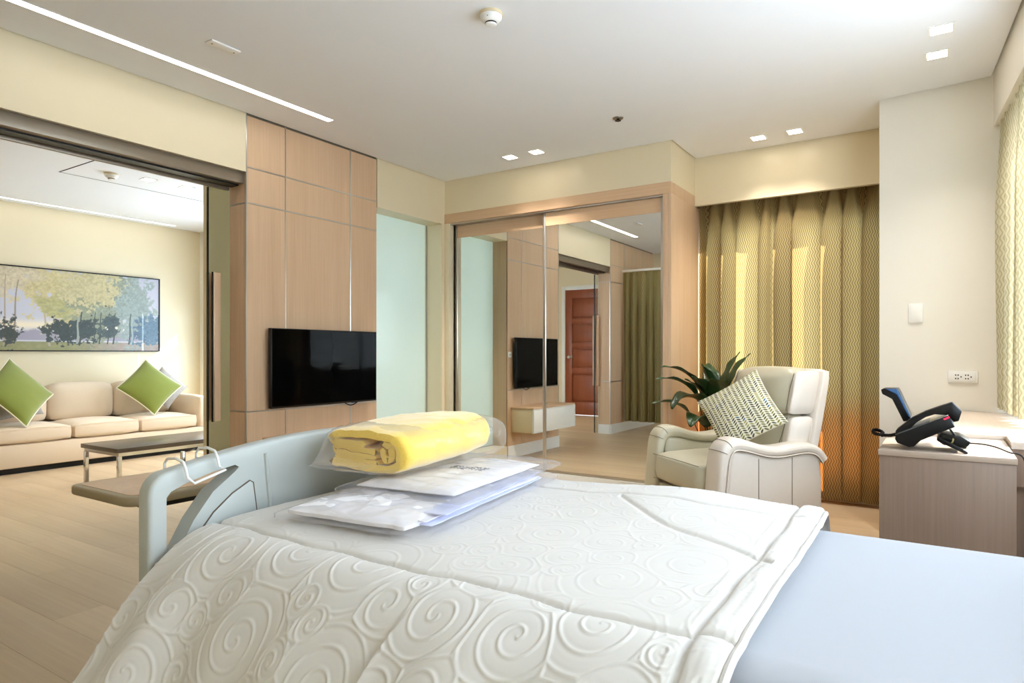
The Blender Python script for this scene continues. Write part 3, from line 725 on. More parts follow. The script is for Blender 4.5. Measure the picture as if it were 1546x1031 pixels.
for sgn in (-1, 1):
    e = FC + sgn * FH
    arc = [(e - sgn * .075, .50), (e - sgn * .080, .60), (e - sgn * .11, .665), (e - sgn * .155, .715), (e - sgn * .205, .752), (e - sgn * .255, .776), (e - sgn * .265, .770), (e - sgn * .275, .70), (e - sgn * .285, .50)]
    mk('inset_panel', G().prism(arc if sgn > 0 else arc[::-1], -1.4852, -1.4825, 'x'), 'bed_plastic', foot, .001)
    mk('inset_groove', G().tube([(-1.4835, a, b) for a, b in arc], .0018, 6), 'seam', foot)
    yr = e - sgn * .315
    mk('rib', G().tube([(-1.4845, yr + sgn * .012, .84), (-1.4835, yr, .72), (-1.4835, yr - sgn * .006, .52)], .006, 8), 'bed_plastic', foot)
hb = mk('headboard', G().prism(board_outline(FC, FH - .03, .86, .06, .45), .385, .425, 'x'), 'bed_plastic', bed, .010)
rk = thing('wire_rack', 'white wire hanger hooked over the footboard', 'hanger', (-1.51, .95, .85))
def hook(y, zt):
    return [(-1.556, y, zt - .05), (-1.556, y, zt + .004), (-1.545, y, zt + .016), (-1.51, y, zt + .020), (-1.478, y, zt + .014), (-1.468, y, zt + .0), (-1.466, y + .004, zt - .022)]
ya, yb = .862, .942
h1, h2 = hook(ya, .834), hook(yb, .850)
mk('wire', G().tube(h1 + [(-1.464, ya + .020, .797)] + [(-1.464, yb + .020, .8175)] + h2[::-1], .0034, 8), 'white_plastic', rk)
mk('clip', G().box(-1.560, -1.542, .875, .93, .79, .82).cyl((-1.552, .905, .82), (-1.552, .905, .862), .006), 'chrome', rk, .002)

# pale blue sheet over the mattress
nu, nv = 60, 50
xs = np.linspace(-.42, BX1 + .004, nu)[:, None]; q = np.linspace(0, 1, nv)[None, :]
def sheet_prof(q):
    # from far side hem, over the top, to near side hem
    pts = [(BY1 + .012, .50), (BY1 + .012, BZ - .045), (BY1 + .004, BZ - .014), (BY1 - .022, BZ), (BY0 + .075, BZ), (BY0 + .030, BZ - .020), (BY0 + .010, BZ - .060), (BY0 + .005, .47)]
    t = np.array([0, .12, .15, .18, .82, .85, .88, 1.0]); a = np.array(pts)
    return np.interp(q, t, a[:, 0]), np.interp(q, t, a[:, 1])
yy, zz = sheet_prof(q)
Z = zz + 0 * xs + .004 * (fbm(xs * 3 + 20, yy * 4 + 0 * xs, 3) - .5) * (np.abs(yy - FC) < .42)
sh = mk('fitted_sheet', G().grid(np.stack([xs + 0 * q, yy + 0 * xs, Z], -1)), 'sheet', angle=80)
tag(sh, 'pale blue fitted sheet on the head end of the bed', 'bed sheet')

# white quilt with raised spiral cords
NX, NW = 500, 680
X0q, X1q = -1.452, -.235
xs = np.linspace(X0q, X1q, NX)[:, None] + np.zeros((1, NW))
Lw = 1.62; wq = np.linspace(0, Lw, NW)[None, :] + np.zeros((NX, 1))     # arc length from the far hem to the near hem
prof = np.array([(1.832, .40), (1.815, .60), (1.800, .680), (1.765, .716), (1.70, .708), (1.4, .701), (1.1, .699), (.93, .697), (.872, .688), (.815, .648), (.73, .562), (.63, .435), (.54, .29), (.50, .18)])
d_ = np.concatenate([[0], np.cumsum(np.hypot(*np.diff(prof, axis=0).T))])
# smooth the profile
tt = np.linspace(0, d_[-1], 400); pc = np.stack([np.interp(tt, d_, prof[:, 0]), np.interp(tt, d_, prof[:, 1])], 1)
for _ in range(60): pc[1:-1] = .5 * pc[1:-1] + .25 * (pc[:-2] + pc[2:])
d2 = np.concatenate([[0], np.cumsum(np.hypot(*np.diff(pc, axis=0).T))]); d2 *= Lw / d2[-1]
y = np.interp(wq, d2, pc[:, 0]); z = np.interp(wq, d2, pc[:, 1])
ty = np.gradient(pc[:, 0], d2); tz = np.gradient(pc[:, 1], d2)
ny = np.interp(wq, d2, tz); nz = np.interp(wq, d2, -ty)             # outward normal of the profile
ln = np.hypot(ny, nz); ny /= ln; nz /= ln
drop = sstep(.90, .60, y)                                           # 0 on top, 1 well down the near drape
# large soft undulation, puffiness
h = .006 * (fbm(xs * 4 + 3, wq * 4, 5) - .5) * (1 - .3 * drop) * 2
fold = np.sin(2 * PI * (xs * 2.9 + .22 * np.sin(xs * 9))) * .5 + np.sin(2 * PI * (xs * 5.3 + .3)) * .22
h += drop * .034 * fold * (.5 + .5 * sstep(-1.55, -1.2, xs) )
h += drop * .045 * sstep(-.752, -.738, xs + .10 * (.93 - y)) * sstep(.90, .80, y) + drop * .02 * sstep(-1.2, -1.5, xs)
# spiral cords (power-Voronoi cells, one Archimedean spiral each), drawn in cloth metres
cx_, cw_, rad = [], [], []
tries = 0
while tries < 9000:
    tries += 1
    r_ = RNG.choice([.095, .075, .055, .04, .026], p=[.30, .30, .22, .12, .06]); a, b = RNG.uniform(X0q - .05, X1q), RNG.uniform(0, Lw)
    if all(math.hypot(a - p, b - q_) > .93 * (r_ + s_) for p, q_, s_ in zip(cx_, cw_, rad)): cx_.append(a); cw_.append(b); rad.append(r_)
best = np.full(xs.shape, 9.0); second = np.full(xs.shape, 9.0); idx = np.zeros(xs.shape, int)
for k, (a, b, r_) in enumerate(zip(cx_, cw_, rad)):
    dd = (np.hypot(xs - a, wq - b) / r_)
    m_ = dd < best; second = np.where(m_, best, np.minimum(second, dd)); best = np.where(m_, dd, best); idx = np.where(m_, k, idx)
A, B, R_ = np.array(cx_)[idx], np.array(cw_)[idx], np.array(rad)[idx]
ang = np.arctan2(wq - B, (xs - A) * np.where(idx % 2, 1, -1)) + idx * 1.7
rr = best * R_
turns = np.where(R_ > .07, 2.3, np.where(R_ > .045, 1.8, 1.3))
spir = rr / R_ * turns - ang / (2 * PI)
dist = np.abs((spir % 1.0) - .5) * R_ / turns
cord = np.exp(-(dist / .0029) ** 2) * sstep(.0, .10, (second - best))
edge = np.exp(-((second - best) * R_ / .0045) ** 2)
cord = np.maximum(cord, edge * .9)
swirl = .0026 * cord + .0008 * sstep(.0, .012, dist)
# stitched seams: borders and the diagonal crease
def groove(dv, wd_=.006): return np.exp(-(dv / wd_) ** 2)
wob = .010 * np.sin(xs * 17) + .006 * np.sin(xs * 41)
near_seam = np.abs(y - (.935 + .4 * wob) ) + 9 * (z < .6)
far_seam = np.abs(y - 1.64 - wob * .5)
x_seam = np.abs(xs - (X1q - .062 + .003 * np.sin(wq * 30)))
diag = np.abs((y - 1.276) - (-.75 * (xs + .271) ) - .02 * np.sin(xs * 14)) / 1.25 + 9 * (xs < -.72) + 9 * (xs > -.262)
sea = np.maximum.reduce([groove(near_seam), .6 * groove(far_seam), groove(x_seam), .7 * groove(diag, .008)])
puff = .010 * (1 - np.exp(-(np.minimum(near_seam, .2) / .045))) * (1 - drop)
band = np.where(xs > X1q - .062, .007 * np.sqrt(np.clip(1 - ((xs - (X1q - .031)) / .034) ** 2, 0, 1)), 0)
h = h + swirl * (1 - .5 * (xs > X1q - .06)) * (.32 + .68 * sstep(.97, .86, y)) - .008 * sea + puff * .8 + band + .0015 * (fbm(xs * 60, wq * 14, 8) - .5) * (xs > X1q - .09) * 4
lift = .020 * np.exp(-((xs + .58) / .22) ** 2) * sstep(1.35, 1.72, y)
xo = xs - drop * .02 * sstep(-1.1, -1.47, xs) + drop * .012 * np.sin(wq * 20)
rollx = sstep(X1q - .012, X1q, xs)
P = np.stack([xo, y + ny * h, z + nz * h + lift - .010 * rollx * (1 - drop)], -1)
qo = mk('quilt', G().grid(P), 'quilt', angle=180)
hem_p = P[-1, 130:-1:8] + np.array([0, 0, .004])
mk('edge_binding', G().tube([tuple(q_) for q_ in hem_p], .0065, 8), 'quilt', qo)
tag(qo, 'white quilt embossed with spiral cords draped over the bed', 'quilt')

# ------------------------------------------------------------------ packs on the bed
def wrinkle_slab(cx, cy, sx, sy, z0, z1, rot, seed, amp=.012, n=56, edge=2.6, freq=9, skew=0.0, droop=0.0, edge_lift=.33):
    """A soft wrapped bundle: superelliptic outline, puffed top, creased surface."""
    u = np.linspace(-1, 1, n)[:, None] + np.zeros((1, n)); v = np.linspace(-1, 1, n)[None, :] + np.zeros((n, 1))
    prof = np.clip(1 - np.abs(u) ** edge, 0, 1) ** .38 * np.clip(1 - np.abs(v) ** edge, 0, 1) ** .38
    cr = 1 - np.abs(2 * fbm(u * freq * .35 + seed * 3.1, v * freq + seed, seed, 4) - .94) * 2.2
    cr2 = fbm(u * freq, v * freq * .4 + 7, seed + 5, 3)
    top = z0 + (z1 - z0) * (.35 + .65 * prof) + amp * (cr - .5) * prof + amp * (cr2 - .5) * prof
    bot = z0 + (z1 - z0) * edge_lift * (1 - prof) - droop * (1 - prof)
    top = np.maximum(top - droop * (1 - prof), bot + .002)
    c, s_ = math.cos(rot), math.sin(rot)
    rag = .012 * (fbm(u * 4 + seed, v * 4, seed + 9, 3) - .5)
    X = u * sx / 2 * (1 + skew * v) + rag; Y = v * sy / 2 + rag
    wx, wy = cx + X * c - Y * s_, cy + X * s_ + Y * c
    g = G(); g.grid(np.stack([wx, wy, top], -1)); g.grid(np.stack([wx, wy, bot], -1)[::-1])
    # rim strip
    ring = [(i, 0) for i in range(n)] + [(n - 1, j) for j in range(1, n)] + [(i, n - 1) for i in range(n - 2, -1, -1)] + [(0, j) for j in range(n - 2, 0, -1)]
    vs = [(wx[a], wy[a], top[a]) for a in ring] + [(wx[a], wy[a], bot[a]) for a in ring]; m = len(ring)
    g.add(vs, [(i, (i + 1) % m, m + (i + 1) % m, m + i) for i in range(m)])
    return g
PZ = .724
lp = thing('linen_pack', 'flat bag of folded white linen at the bottom of the stack on the quilt', 'linen pack', (-1.18, 1.36, PZ), group='bagged linen on the bed')
mk('folded_linen', wrinkle_slab(-1.15, 1.34, .34, .64, PZ + .001, PZ + .028, .10, 2, .014, 84, 3.2, 5, edge_lift=.05), 'linen', lp, angle=180)
mk('under_fold', wrinkle_slab(-1.105, 1.38, .29, .62, PZ + .001, PZ + .010, .14, 6, .006), 'linen_blue', lp, angle=180)
mk('under_fold', wrinkle_slab(-1.115, 1.37, .30, .60, PZ + .008, PZ + .018, .10, 7, .006), 'linen', lp, angle=180)
mk('under_fold', wrinkle_slab(-1.110, 1.40, .29, .58, PZ + .016, PZ + .024, .16, 8, .006), 'linen_blue', lp, angle=180)
mk('plastic_bag', wrinkle_slab(-1.13, 1.36, .40, .74, PZ - .001, PZ + .031, .12, 9, .007, 60, 3.2, 6, droop=.0, edge_lift=.02), 'plastic_bag', lp, angle=180)
lp = thing('linen_pack', 'bag of white linen with blue print, under the yellow blanket', 'linen pack', (-1.15, 1.46, PZ + .06), group='bagged linen on the bed')
UP = PZ + .041
mk('folded_linen', wrinkle_slab(-1.13, 1.44, .29, .48, UP, UP + .020, .12, 12, .004, 56, 4.5, droop=.006), 'linen', lp, angle=180)
mk('plastic_bag', wrinkle_slab(-1.12, 1.45, .35, .60, UP - .001, UP + .025, .12, 15, .005, 60, 3.4, 6, droop=.006, edge_lift=.05), 'plastic_bag', lp, angle=180)
g = G()
def stroke(px, py, pts, sc):
    c, s_ = math.cos(-.14 + PI / 2 + .15), math.sin(-.14 + PI / 2 + .15)
    q = [(px + (a * c - b * s_) * sc, py + (a * s_ + b * c) * sc, UP + .0215) for a, b in pts]; g.tube(q, .0011, 5)
shapes = [[(1, 1), (.3, 1), (0, .6), (0, .3), (.3, 0), (1, 0)], [(0, 1), (0, .2), (.4, 0), (.8, .2), (.8, 1)], [(0, 0), (0, 1), (.9, 0), (.9, 1)], [(0, 0), (.4, 1), (.8, 0)], [(.4, 0), (.4, 1), (0, 1), (.8, 1)], [(1, 1), (0, 1), (0, 0), (1, 0)]]
for row in range(2):
    for k in range(6):
        stroke(-1.050 - k * .018 + .0 * row, 1.435 + row * .026 - k * .003, [(b, -a) for a, b in shapes[(k * 2 + row) % 6]], .014)
mk('print', g, 'ink', lp)

yb_ = thing('blanket_pack', 'folded yellow fleece blanket in clear plastic on top of the linen', 'blanket', (-1.27, 1.45, UP + .05))
ZB = UP + .0265
LB, rot = .44, math.radians(2)
def ext_path(path, thick, y0, y1, seed):
    """Thick folded layer: 2-D polyline (x,z) thickened and extruded along y, fuzzy."""
    p = np.array(path, float)
    dseg = np.concatenate([[0], np.cumsum(np.hypot(*np.diff(p, axis=0).T))]); m = 70; t = np.linspace(0, dseg[-1], m)
    p = np.stack([np.interp(t, dseg, p[:, 0]), np.interp(t, dseg, p[:, 1])], 1)
    for _ in range(4): p[1:-1] = .5 * p[1:-1] + .25 * (p[:-2] + p[2:])
    tn = np.gradient(p, axis=0); tn /= np.linalg.norm(tn, axis=1)[:, None] + 1e-9; nr = np.stack([-tn[:, 1], tn[:, 0]], 1)
    ring = []
    for i in range(m): ring.append(p[i] + nr[i] * thick / 2)
    e = p[-1] + tn[-1] * thick * .4; ring.append(e)
    for i in range(m - 1, -1, -1): ring.append(p[i] - nr[i] * thick / 2)
    ring.append(p[0] - tn[0] * thick * .4)
    ring = np.array(ring); n = len(ring); L = 36
    ys = np.linspace(y0, y1, L)
    ctr = ring.mean(0)
    P = np.zeros((L, n + 1, 3))
    for j, yv in enumerate(ys):
        e = min((yv - y0), (y1 - yv)) / .02; sc = 1 if e >= 1 else (1 - .05 * (1 - e) ** 2)
        far = (yv - y0) / (y1 - y0)
        rr = ctr + (ring - ctr) * sc
        nz_ = (vnoise(ring[:, 0] * 60 + seed, ring[:, 1] * 60 + yv * 25, seed) - .5) * .006
        w_ = 1 - .22 * sstep(.6, 1.0, far)
        P[j, :n, 0] = rr[:, 0] * w_ + nz_; P[j, :n, 2] = rr[:, 1] * (1 + .10 * math.sin(far * PI)) + nz_ + .02 * far; P[j, :n, 1] = yv
    P[:, n] = P[:, 0]
    g = G(); g.grid(P)
    k = n // 2
    for j in (0, L - 1):
        base_ = j * (n + 1)
        for i in range(k - 1):
            a, b, c2, d2_ = base_ + i, base_ + i + 1, base_ + (n - 2 - i - 1) , base_ + (n - 2 - i)
            g.f.append((a, b, c2, d2_) if j else (d2_, c2, b, a))
    return g
def place(g, cx, cy, cz, rot):
    c, s_ = math.cos(rot), math.sin(rot); v = np.array(g.v) * np.array([1.18, 1, .78])
    g.v = np.stack([cx + v[:, 0] * c - v[:, 1] * s_, cy + v[:, 0] * s_ + v[:, 1] * c, cz + v[:, 2]], 1).tolist(); return g
BCX, BCY = -1.268, 1.435
outer = [(-.095, .026), (-.05, .020), (.03, .014), (.085, .016), (.116, .035), (.119, .075), (.105, .112), (.07, .128), (.0, .132), (-.06, .128), (-.098, .118), (-.104, .104), (-.085, .094), (.0, .094)]
inner = [(.058, .104), (.082, .092), (.086, .06), (.070, .045), (.058, .06), (.056, .08)]
roll = [(.04, .072), (-.02, .074), (-.07, .082), (-.094, .076), (-.085, .062), (-.02, .054), (.036, .052)]
low = [(.042, .034), (-.02, .040), (-.085, .046)]
for nm_, pth, th in (('outer_fold', outer, .026), ('inner_roll', inner, .020), ('middle_fold', roll, .018), ('lower_fold', low, .018)):
    mk(nm_, place(ext_path(pth, th, -LB / 2 + (.004 if nm_ != 'outer_fold' else 0), LB / 2 - .01, len(nm_)), BCX, BCY, ZB, rot), 'fleece', yb_, angle=70)
# clear film bag round the blanket, pinched at both ends
nu, nv = 60, 64
fu = np.linspace(0, 1, nu)[:, None]; an = np.linspace(0, 2 * PI, nv)[None, :]
r_l = sstep(0, .22, fu) * sstep(1.0, .86, fu)
half_w = .05 + .088 * r_l + .03 * sstep(.2, .0, fu); hz = .006 + .074 * r_l
ca, sa = np.cos(an), np.sin(an)
sx_ = np.sign(ca) * np.abs(ca) ** .62 * half_w; sz_ = np.sign(sa) * np.abs(sa) ** .62 * hz
wr_ = .010 * (fbm(fu * 14 + 0 * an, np.cos(an) * 3 + 5, 21, 4) - .5) + .007 * (fbm(fu * 30 + 0 * an, np.sin(an) * 5 + 9 + np.cos(an) * 5, 23, 3) - .5)
cz_ = .075 - .045 * sstep(.25, 0, fu) + .015 * sstep(.8, 1, fu)
Pb = np.stack([sx_ * (1 + wr_ * 5) - .01 + .02 * fu, -LB / 2 - .085 + (LB + .16) * fu + 0 * an, np.maximum(cz_ + sz_ + wr_, .0015)], -1)
g = G().grid(Pb); place(g, BCX, BCY, ZB, rot); mk('plastic_bag', g, 'plastic_bag', yb_, angle=180)

# ------------------------------------------------------------------ overbed table
ot = thing('overbed_table', 'overbed table with wood-look top beyond the footboard', 'table', (-2.03, 1.33, 0))
def rrect(x0, x1, y0, y1, r, n=6):
    p = []
    for cx, cy, a0 in ((x1 - r, y1 - r, 0), (x0 + r, y1 - r, PI / 2), (x0 + r, y0 + r, PI), (x1 - r, y0 + r, 1.5 * PI)):
        p += [(cx + r * math.cos(a0 + PI / 2 * i / n), cy + r * math.sin(a0 + PI / 2 * i / n)) for i in range(n + 1)]
    return p
mk('rim', G().prism(rrect(-2.21, -1.85, .925, 1.73, .04), .678, .706), 'bed_rim', ot, .008, seg=3)
mk('top', G().prism(rrect(-2.188, -1.872, .947, 1.708, .03), .7062, .7075), 'oak', ot)
mk('support', G().box(-2.13, -1.90, 1.0, 1.60, .655, .6778), 'black_matte', ot, .004)
mk('column', G().box(-2.06, -2.0, 1.50, 1.58, .07, .6548), 'bed_plastic', ot, .006)
mk('base', G().box(-2.14, -2.09, .98, 1.66, .045, .0699).box(-1.97, -1.92, .98, 1.66, .045, .0699).box(-2.0895, -1.9705, 1.48, 1.62, .045, .0699), 'bed_plastic', ot, .004)
for xx in (-2.115, -1.945):
    for yv in (1.0, 1.64): mk('caster', G().cyl((xx - .01, yv, .0225), (xx + .01, yv, .0225), .022, n=16), 'black_matte', ot)

# ------------------------------------------------------------------ recliner (local frame: front is -y, near arm is +x)
RC = thing('recliner', 'cream leather recliner armchair in front of the gold curtains', 'armchair', (-1.06, 4.10, 0), math.radians(-39.6))
def L(name, g, mat, bevel=0, parent=RC, **k): return mk(name, g, mat, parent, bevel, local=True, **k)
for sgn in (-1, 1):
    xo, xi = sgn * .39, sgn * .275
    side = [(-.36, .04), (-.345, .20), (-.325, .40), (-.315, .52), (-.30, .575), (-.20, .565), (-.10, .54), (.0, .525), (.12, .535), (.22, .545), (.285, .52), (.30, .40), (.30, .04)]
    L('arm_panel', G().prism(side, min(xo, xi), max(xo, xi), 'x'), 'leather_lit' if sgn > 0 else 'leather', .022, seg=3)  # near side gets the lit tone, far side the shaded one
    # padded cap following the arm top
    path = [(-.395, .07), (-.388, .18), (-.372, .32), (-.362, .43), (-.352, .52), (-.335, .575), (-.30, .605), (-.25, .608), (-.18, .590), (-.10, .566), (-.02, .555), (.06, .560), (.14, .572), (.21, .572), (.27, .552), (.31, .50)]
    pp = np.array(path); t = np.linspace(0, len(pp) - 1, 64); pp = np.stack([np.interp(t, np.arange(len(pp)), pp[:, 0]), np.interp(t, np.arange(len(pp)), pp[:, 1])], 1)
    for _ in range(6): pp[1:-1] = .5 * pp[1:-1] + .25 * (pp[:-2] + pp[2:])
    tn = np.gradient(pp, axis=0); tn /= np.linalg.norm(tn, axis=1)[:, None]; nr = np.stack([-tn[:, 1], tn[:, 0]], 1)
    nn = 22; an = np.linspace(0, 2 * PI, nn + 1)
    P = np.zeros((64, nn + 1, 3)); xm = sgn * .333
    for i in range(64):
        k = i / 63; th = .030 + .012 * math.exp(-((k - .38) / .12) ** 2); wd_ = .072
        ce = np.sign(np.cos(an)) * np.abs(np.cos(an)) ** .6 * wd_; se = np.sign(np.sin(an)) * np.abs(np.sin(an)) ** .75 * th
        P[i, :, 0] = xm + ce; P[i, :, 1] = pp[i, 0] + nr[i, 0] * se; P[i, :, 2] = pp[i, 1] + nr[i, 1] * se
    g = G().grid(P)
    for i in (0, 63): g.f.append(tuple(range(i * (nn + 1), i * (nn + 1) + nn)))
    cap = L('arm_cap', g, 'leather_lit' if sgn > 0 else 'leather', angle=60)
    sx2 = xm + sgn * .0725
    for i0, i1 in ((0, 64),):
        L('piping', G().tube([(sx2, pp[i, 0] - nr[i, 0] * .026, pp[i, 1] - nr[i, 1] * .026) for i in range(i0, i1)], .004, 6), 'leather_lit' if sgn > 0 else 'leather', parent=cap)
        L('seam', G().tube([(sx2 - sgn * .003, pp[i, 0] - nr[i, 0] * .031, pp[i, 1] - nr[i, 1] * .031) for i in range(i0, i1)], .002, 6), 'seam', parent=cap)
    for kk in (20, 24):
        L('seam', G().tube([(xm + math.copysign(abs(c_) ** .6, c_) * .0725, pp[kk, 0] + nr[kk, 0] * .043 * s2, pp[kk, 1] + nr[kk, 1] * .043 * s2) for c_, s2 in [(math.cos(a), math.sin(a) ** .75) for a in np.linspace(.02, PI - .02, 16)]], .0015, 5), 'seam', parent=cap)
    for yv in (-.13, .09):
        L('seam', G().tube([(sgn * .3905, yv, .06), (sgn * .391, yv, .30), (sgn * .3905, yv, .525)], .0018, 5), 'seam')
L('base', G().box(-.27, .27, -.28, .28, .05, .30), 'leather', .01)
L('foot_plinth', G().box(-.34, .34, -.26, .27, .0, .049), 'black_matte', .004)
L('seat_cushion', G().rbox((0, -.10, .40), (.53, .64, .19), .055, (0, .012, .022), 14), 'leather', angle=60)
L('seam', G().tube([(-.25, -.418, .474), (0, -.428, .480), (.25, -.418, .474)], .0022, 6), 'seam')
L('seam', G().tube([(-.25, -.415, .326), (0, -.424, .320), (.25, -.415, .326)], .0022, 6), 'seam')
L('footrest_panel', G().rbox((0, -.355, .19), (.53, .06, .22), .025, (0, .01, 0), 8), 'leather', angle=60)
TB = math.radians(-14)           # recline of the back
def tilt(g, c=(0, .20, .42)):
    v = np.array(g.v) - np.array(c); ca, sa = math.cos(TB), math.sin(TB)
    g.v = np.stack([v[:, 0] + c[0], v[:, 1] * ca - v[:, 2] * sa + c[1], v[:, 1] * sa + v[:, 2] * ca + c[2]], 1).tolist(); return g
# the back leans to +y as it rises
TB = math.radians(12)
def tilt(g, y0=.20, z0=.42):
    v = np.array(g.v); k = math.tan(TB); v[:, 1] += (v[:, 2] - z0) * k; g.v = v.tolist(); return g
L('back_cushion', tilt(G().rbox((0, .17, .60), (.50, .15, .36), .06, (0, .02, 0), 12)), 'leather', angle=60)
L('headrest', tilt(G().rbox((0, .165, .875), (.52, .20, .275), .06, (0, .022, .01), 14)), 'leather', angle=60)
for sgn in (-1, 1):
    m_ = 'leather_lit' if sgn > 0 else 'leather'
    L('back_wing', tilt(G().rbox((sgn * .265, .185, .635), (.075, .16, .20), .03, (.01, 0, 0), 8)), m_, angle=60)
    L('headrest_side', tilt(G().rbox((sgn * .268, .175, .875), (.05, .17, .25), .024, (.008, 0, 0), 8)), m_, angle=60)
    L('seam', tilt(G().tube([(sgn * .262, .080, .77), (sgn * .2635, .078, .88), (sgn * .258, .095, .985)], .002, 6)), 'seam')
    L('seam', tilt(G().tube([(sgn * .215, .096, .50), (sgn * .245, .094, .62), (sgn * .258, .10, .735)], .002, 6)), 'seam')
L('back_shell', tilt(G().rbox((0, .288, .73), (.62, .075, .56), .035, (0, .015, 0), 12)), 'leather_lit', angle=60)
L('seam', tilt(G().tube([(-.25, .072, .742), (0, .066, .738), (.25, .072, .742)], .003, 6)), 'seam')

# ------------------------------------------------------------------ scatter cushions
def pillow_grid(n, w, h, t, dent=.07, seed=0):
    u = np.linspace(-1, 1, n)[:, None] + np.zeros((1, n)); v = np.linspace(-1, 1, n)[None, :] + np.zeros((n, 1))
    f = np.clip((1 - u ** 2) * (1 - v ** 2), 0, 1) ** .5
    X = u * w / 2 * (1 - dent * (1 - v ** 2) * np.abs(u) ** 1.5); Y = v * h / 2 * (1 - dent * (1 - u ** 2) * np.abs(v) ** 1.5)
    Z = t / 2 * f * (1 + .12 * (fbm(u * 2 + seed, v * 2 + seed, seed, 3) - .5))
    return u, v, X, Y, Z
def pillow(name, label, mat, loc, eul, w, h, t, n=26, pipe=None, seed=0, leafy=False, group=None, back=None):
    o = thing(name, label, 'cushion', loc, 0, group); o.rotation_mode = 'XYZ'; o.rotation_euler = eul
    u, v, X, Y, Z = pillow_grid(n, w, h, t, seed=seed)
    f = mk('front_cover', G().grid(np.stack([X, Y, Z], -1)), mat, o, local=True, angle=180)
    mk('back_cover', G().grid(np.stack([X, Y, -Z], -1)[::-1]), back or mat, o, local=True, angle=180)
    if leafy:
        cols, rows = 15.0, 26.0
        a = (u + 1) / 2 * cols; ci = np.floor(a); fx = a - ci; sg = np.where(ci % 2 == 0, 1.0, -1.0)
        b = (v + 1) / 2 * rows + sg * (fx - .5) * .95; ri = np.floor(b); fy = b - ri
        e = ((fx - .5) / .44) ** 2 + ((fy - .5) / (.34 * np.sqrt(np.clip(1 - ((fx - .5) / .5) ** 2, 0.02, 1)))) ** 2
        m = sstep(1.15, .85, e)[..., None]
        rnd = vnoise(ci * 7.3 + .01, np.floor(ri / 4) * 3.1 + .01, 5) * .6 + vnoise(ci * 3.7, ri * 5.1, 9) * .4
        pal = np.array([srgb(62, 58, 34)[:3], srgb(92, 88, 44)[:3], srgb(124, 120, 62)[:3], srgb(70, 70, 52)[:3], srgb(150, 142, 84)[:3], srgb(74, 108, 134)[:3]])
        pi = np.clip((rnd * 6.2 - .2).astype(int), 0, 5)
        C = pal[pi] * m + np.array(srgb(222, 218, 198)[:3]) * (1 - m)
        set_col(f, C)
    if pipe:
        ring = [(X[i, 0], Y[i, 0], 0) for i in range(n)] + [(X[n - 1, j], Y[n - 1, j], 0) for j in range(1, n)] + [(X[i, n - 1], Y[i, n - 1], 0) for i in range(n - 2, -1, -1)] + [(X[0, j], Y[0, j], 0) for j in range(n - 2, -1, -1)]
        mk('piping', G().tube(ring, .006, 6), pipe, o, local=True)
    return o
def pose(n, up, spin):
    """Euler that turns +z to n, with +y close to 'up', then spins about n."""
    n = Vector(n).normalized(); up = Vector(up); y = (up - n * up.dot(n)).normalized(); x = y.cross(n)
    m = Matrix((x, y, n)).transposed(); return (m @ Matrix.Rotation(spin, 3, 'Z')).to_euler('XYZ')
fwd = Vector((-.638, -.771, 0)); rt = Vector((.771, -.638, 0))
PXA = Vector((.8368, .5476, 0)) * .35 + Vector((0, 0, .225)) + Vector((-.5476, .8368, 0)) * -.14
PYA = -(Vector((.8368, .5476, 0)) * .093 + Vector((0, 0, -.30)) + Vector((-.5476, .8368, 0)) * -.25)
PXA.normalize(); PYA = (PYA - PXA * PYA.dot(PXA)).normalized()
pillow('throw_pillow', 'square throw pillow with olive leaf print leaning on the recliner', 'leafcloth', (-.995, 3.975, .760),
       Matrix((PXA, PYA, PXA.cross(PYA))).transposed().to_euler('XYZ'), .40, .39, .12, 220, None, 3, True, back='piping')
SP = 'cushions on the sofa'
pillow('throw_pillow', 'green cushion with cream piping near the right arm of the sofa', 'green', (-7.30, 3.88, .735), pose((.86, -.15, .42), (0, 0, 1), math.radians(45)), .47, .47, .15, 26, 'piping', 1, group=SP)
pillow('throw_pillow', 'green cushion with cream piping at the left end of the sofa', 'green', (-7.24, 2.62, .740), pose((.82, .30, .42), (0, 0, 1), math.radians(38)), .50, .50, .15, 26, 'piping', 2, group=SP)
pillow('throw_pillow', 'grey patterned cushion behind the right green cushion', 'grey_pat', (-7.43, 4.12, .712), pose((.90, -.1, .30), (0, 0, 1), math.radians(45)), .36, .36, .11, 22, None, 4, group=SP)
pillow('throw_pillow', 'grey patterned cushion behind the left green cushion', 'grey_pat', (-7.43, 2.66, .665), pose((.90, .05, .34), (0, 0, 1), math.radians(6)), .42, .38, .10, 22, None, 5, group=SP)

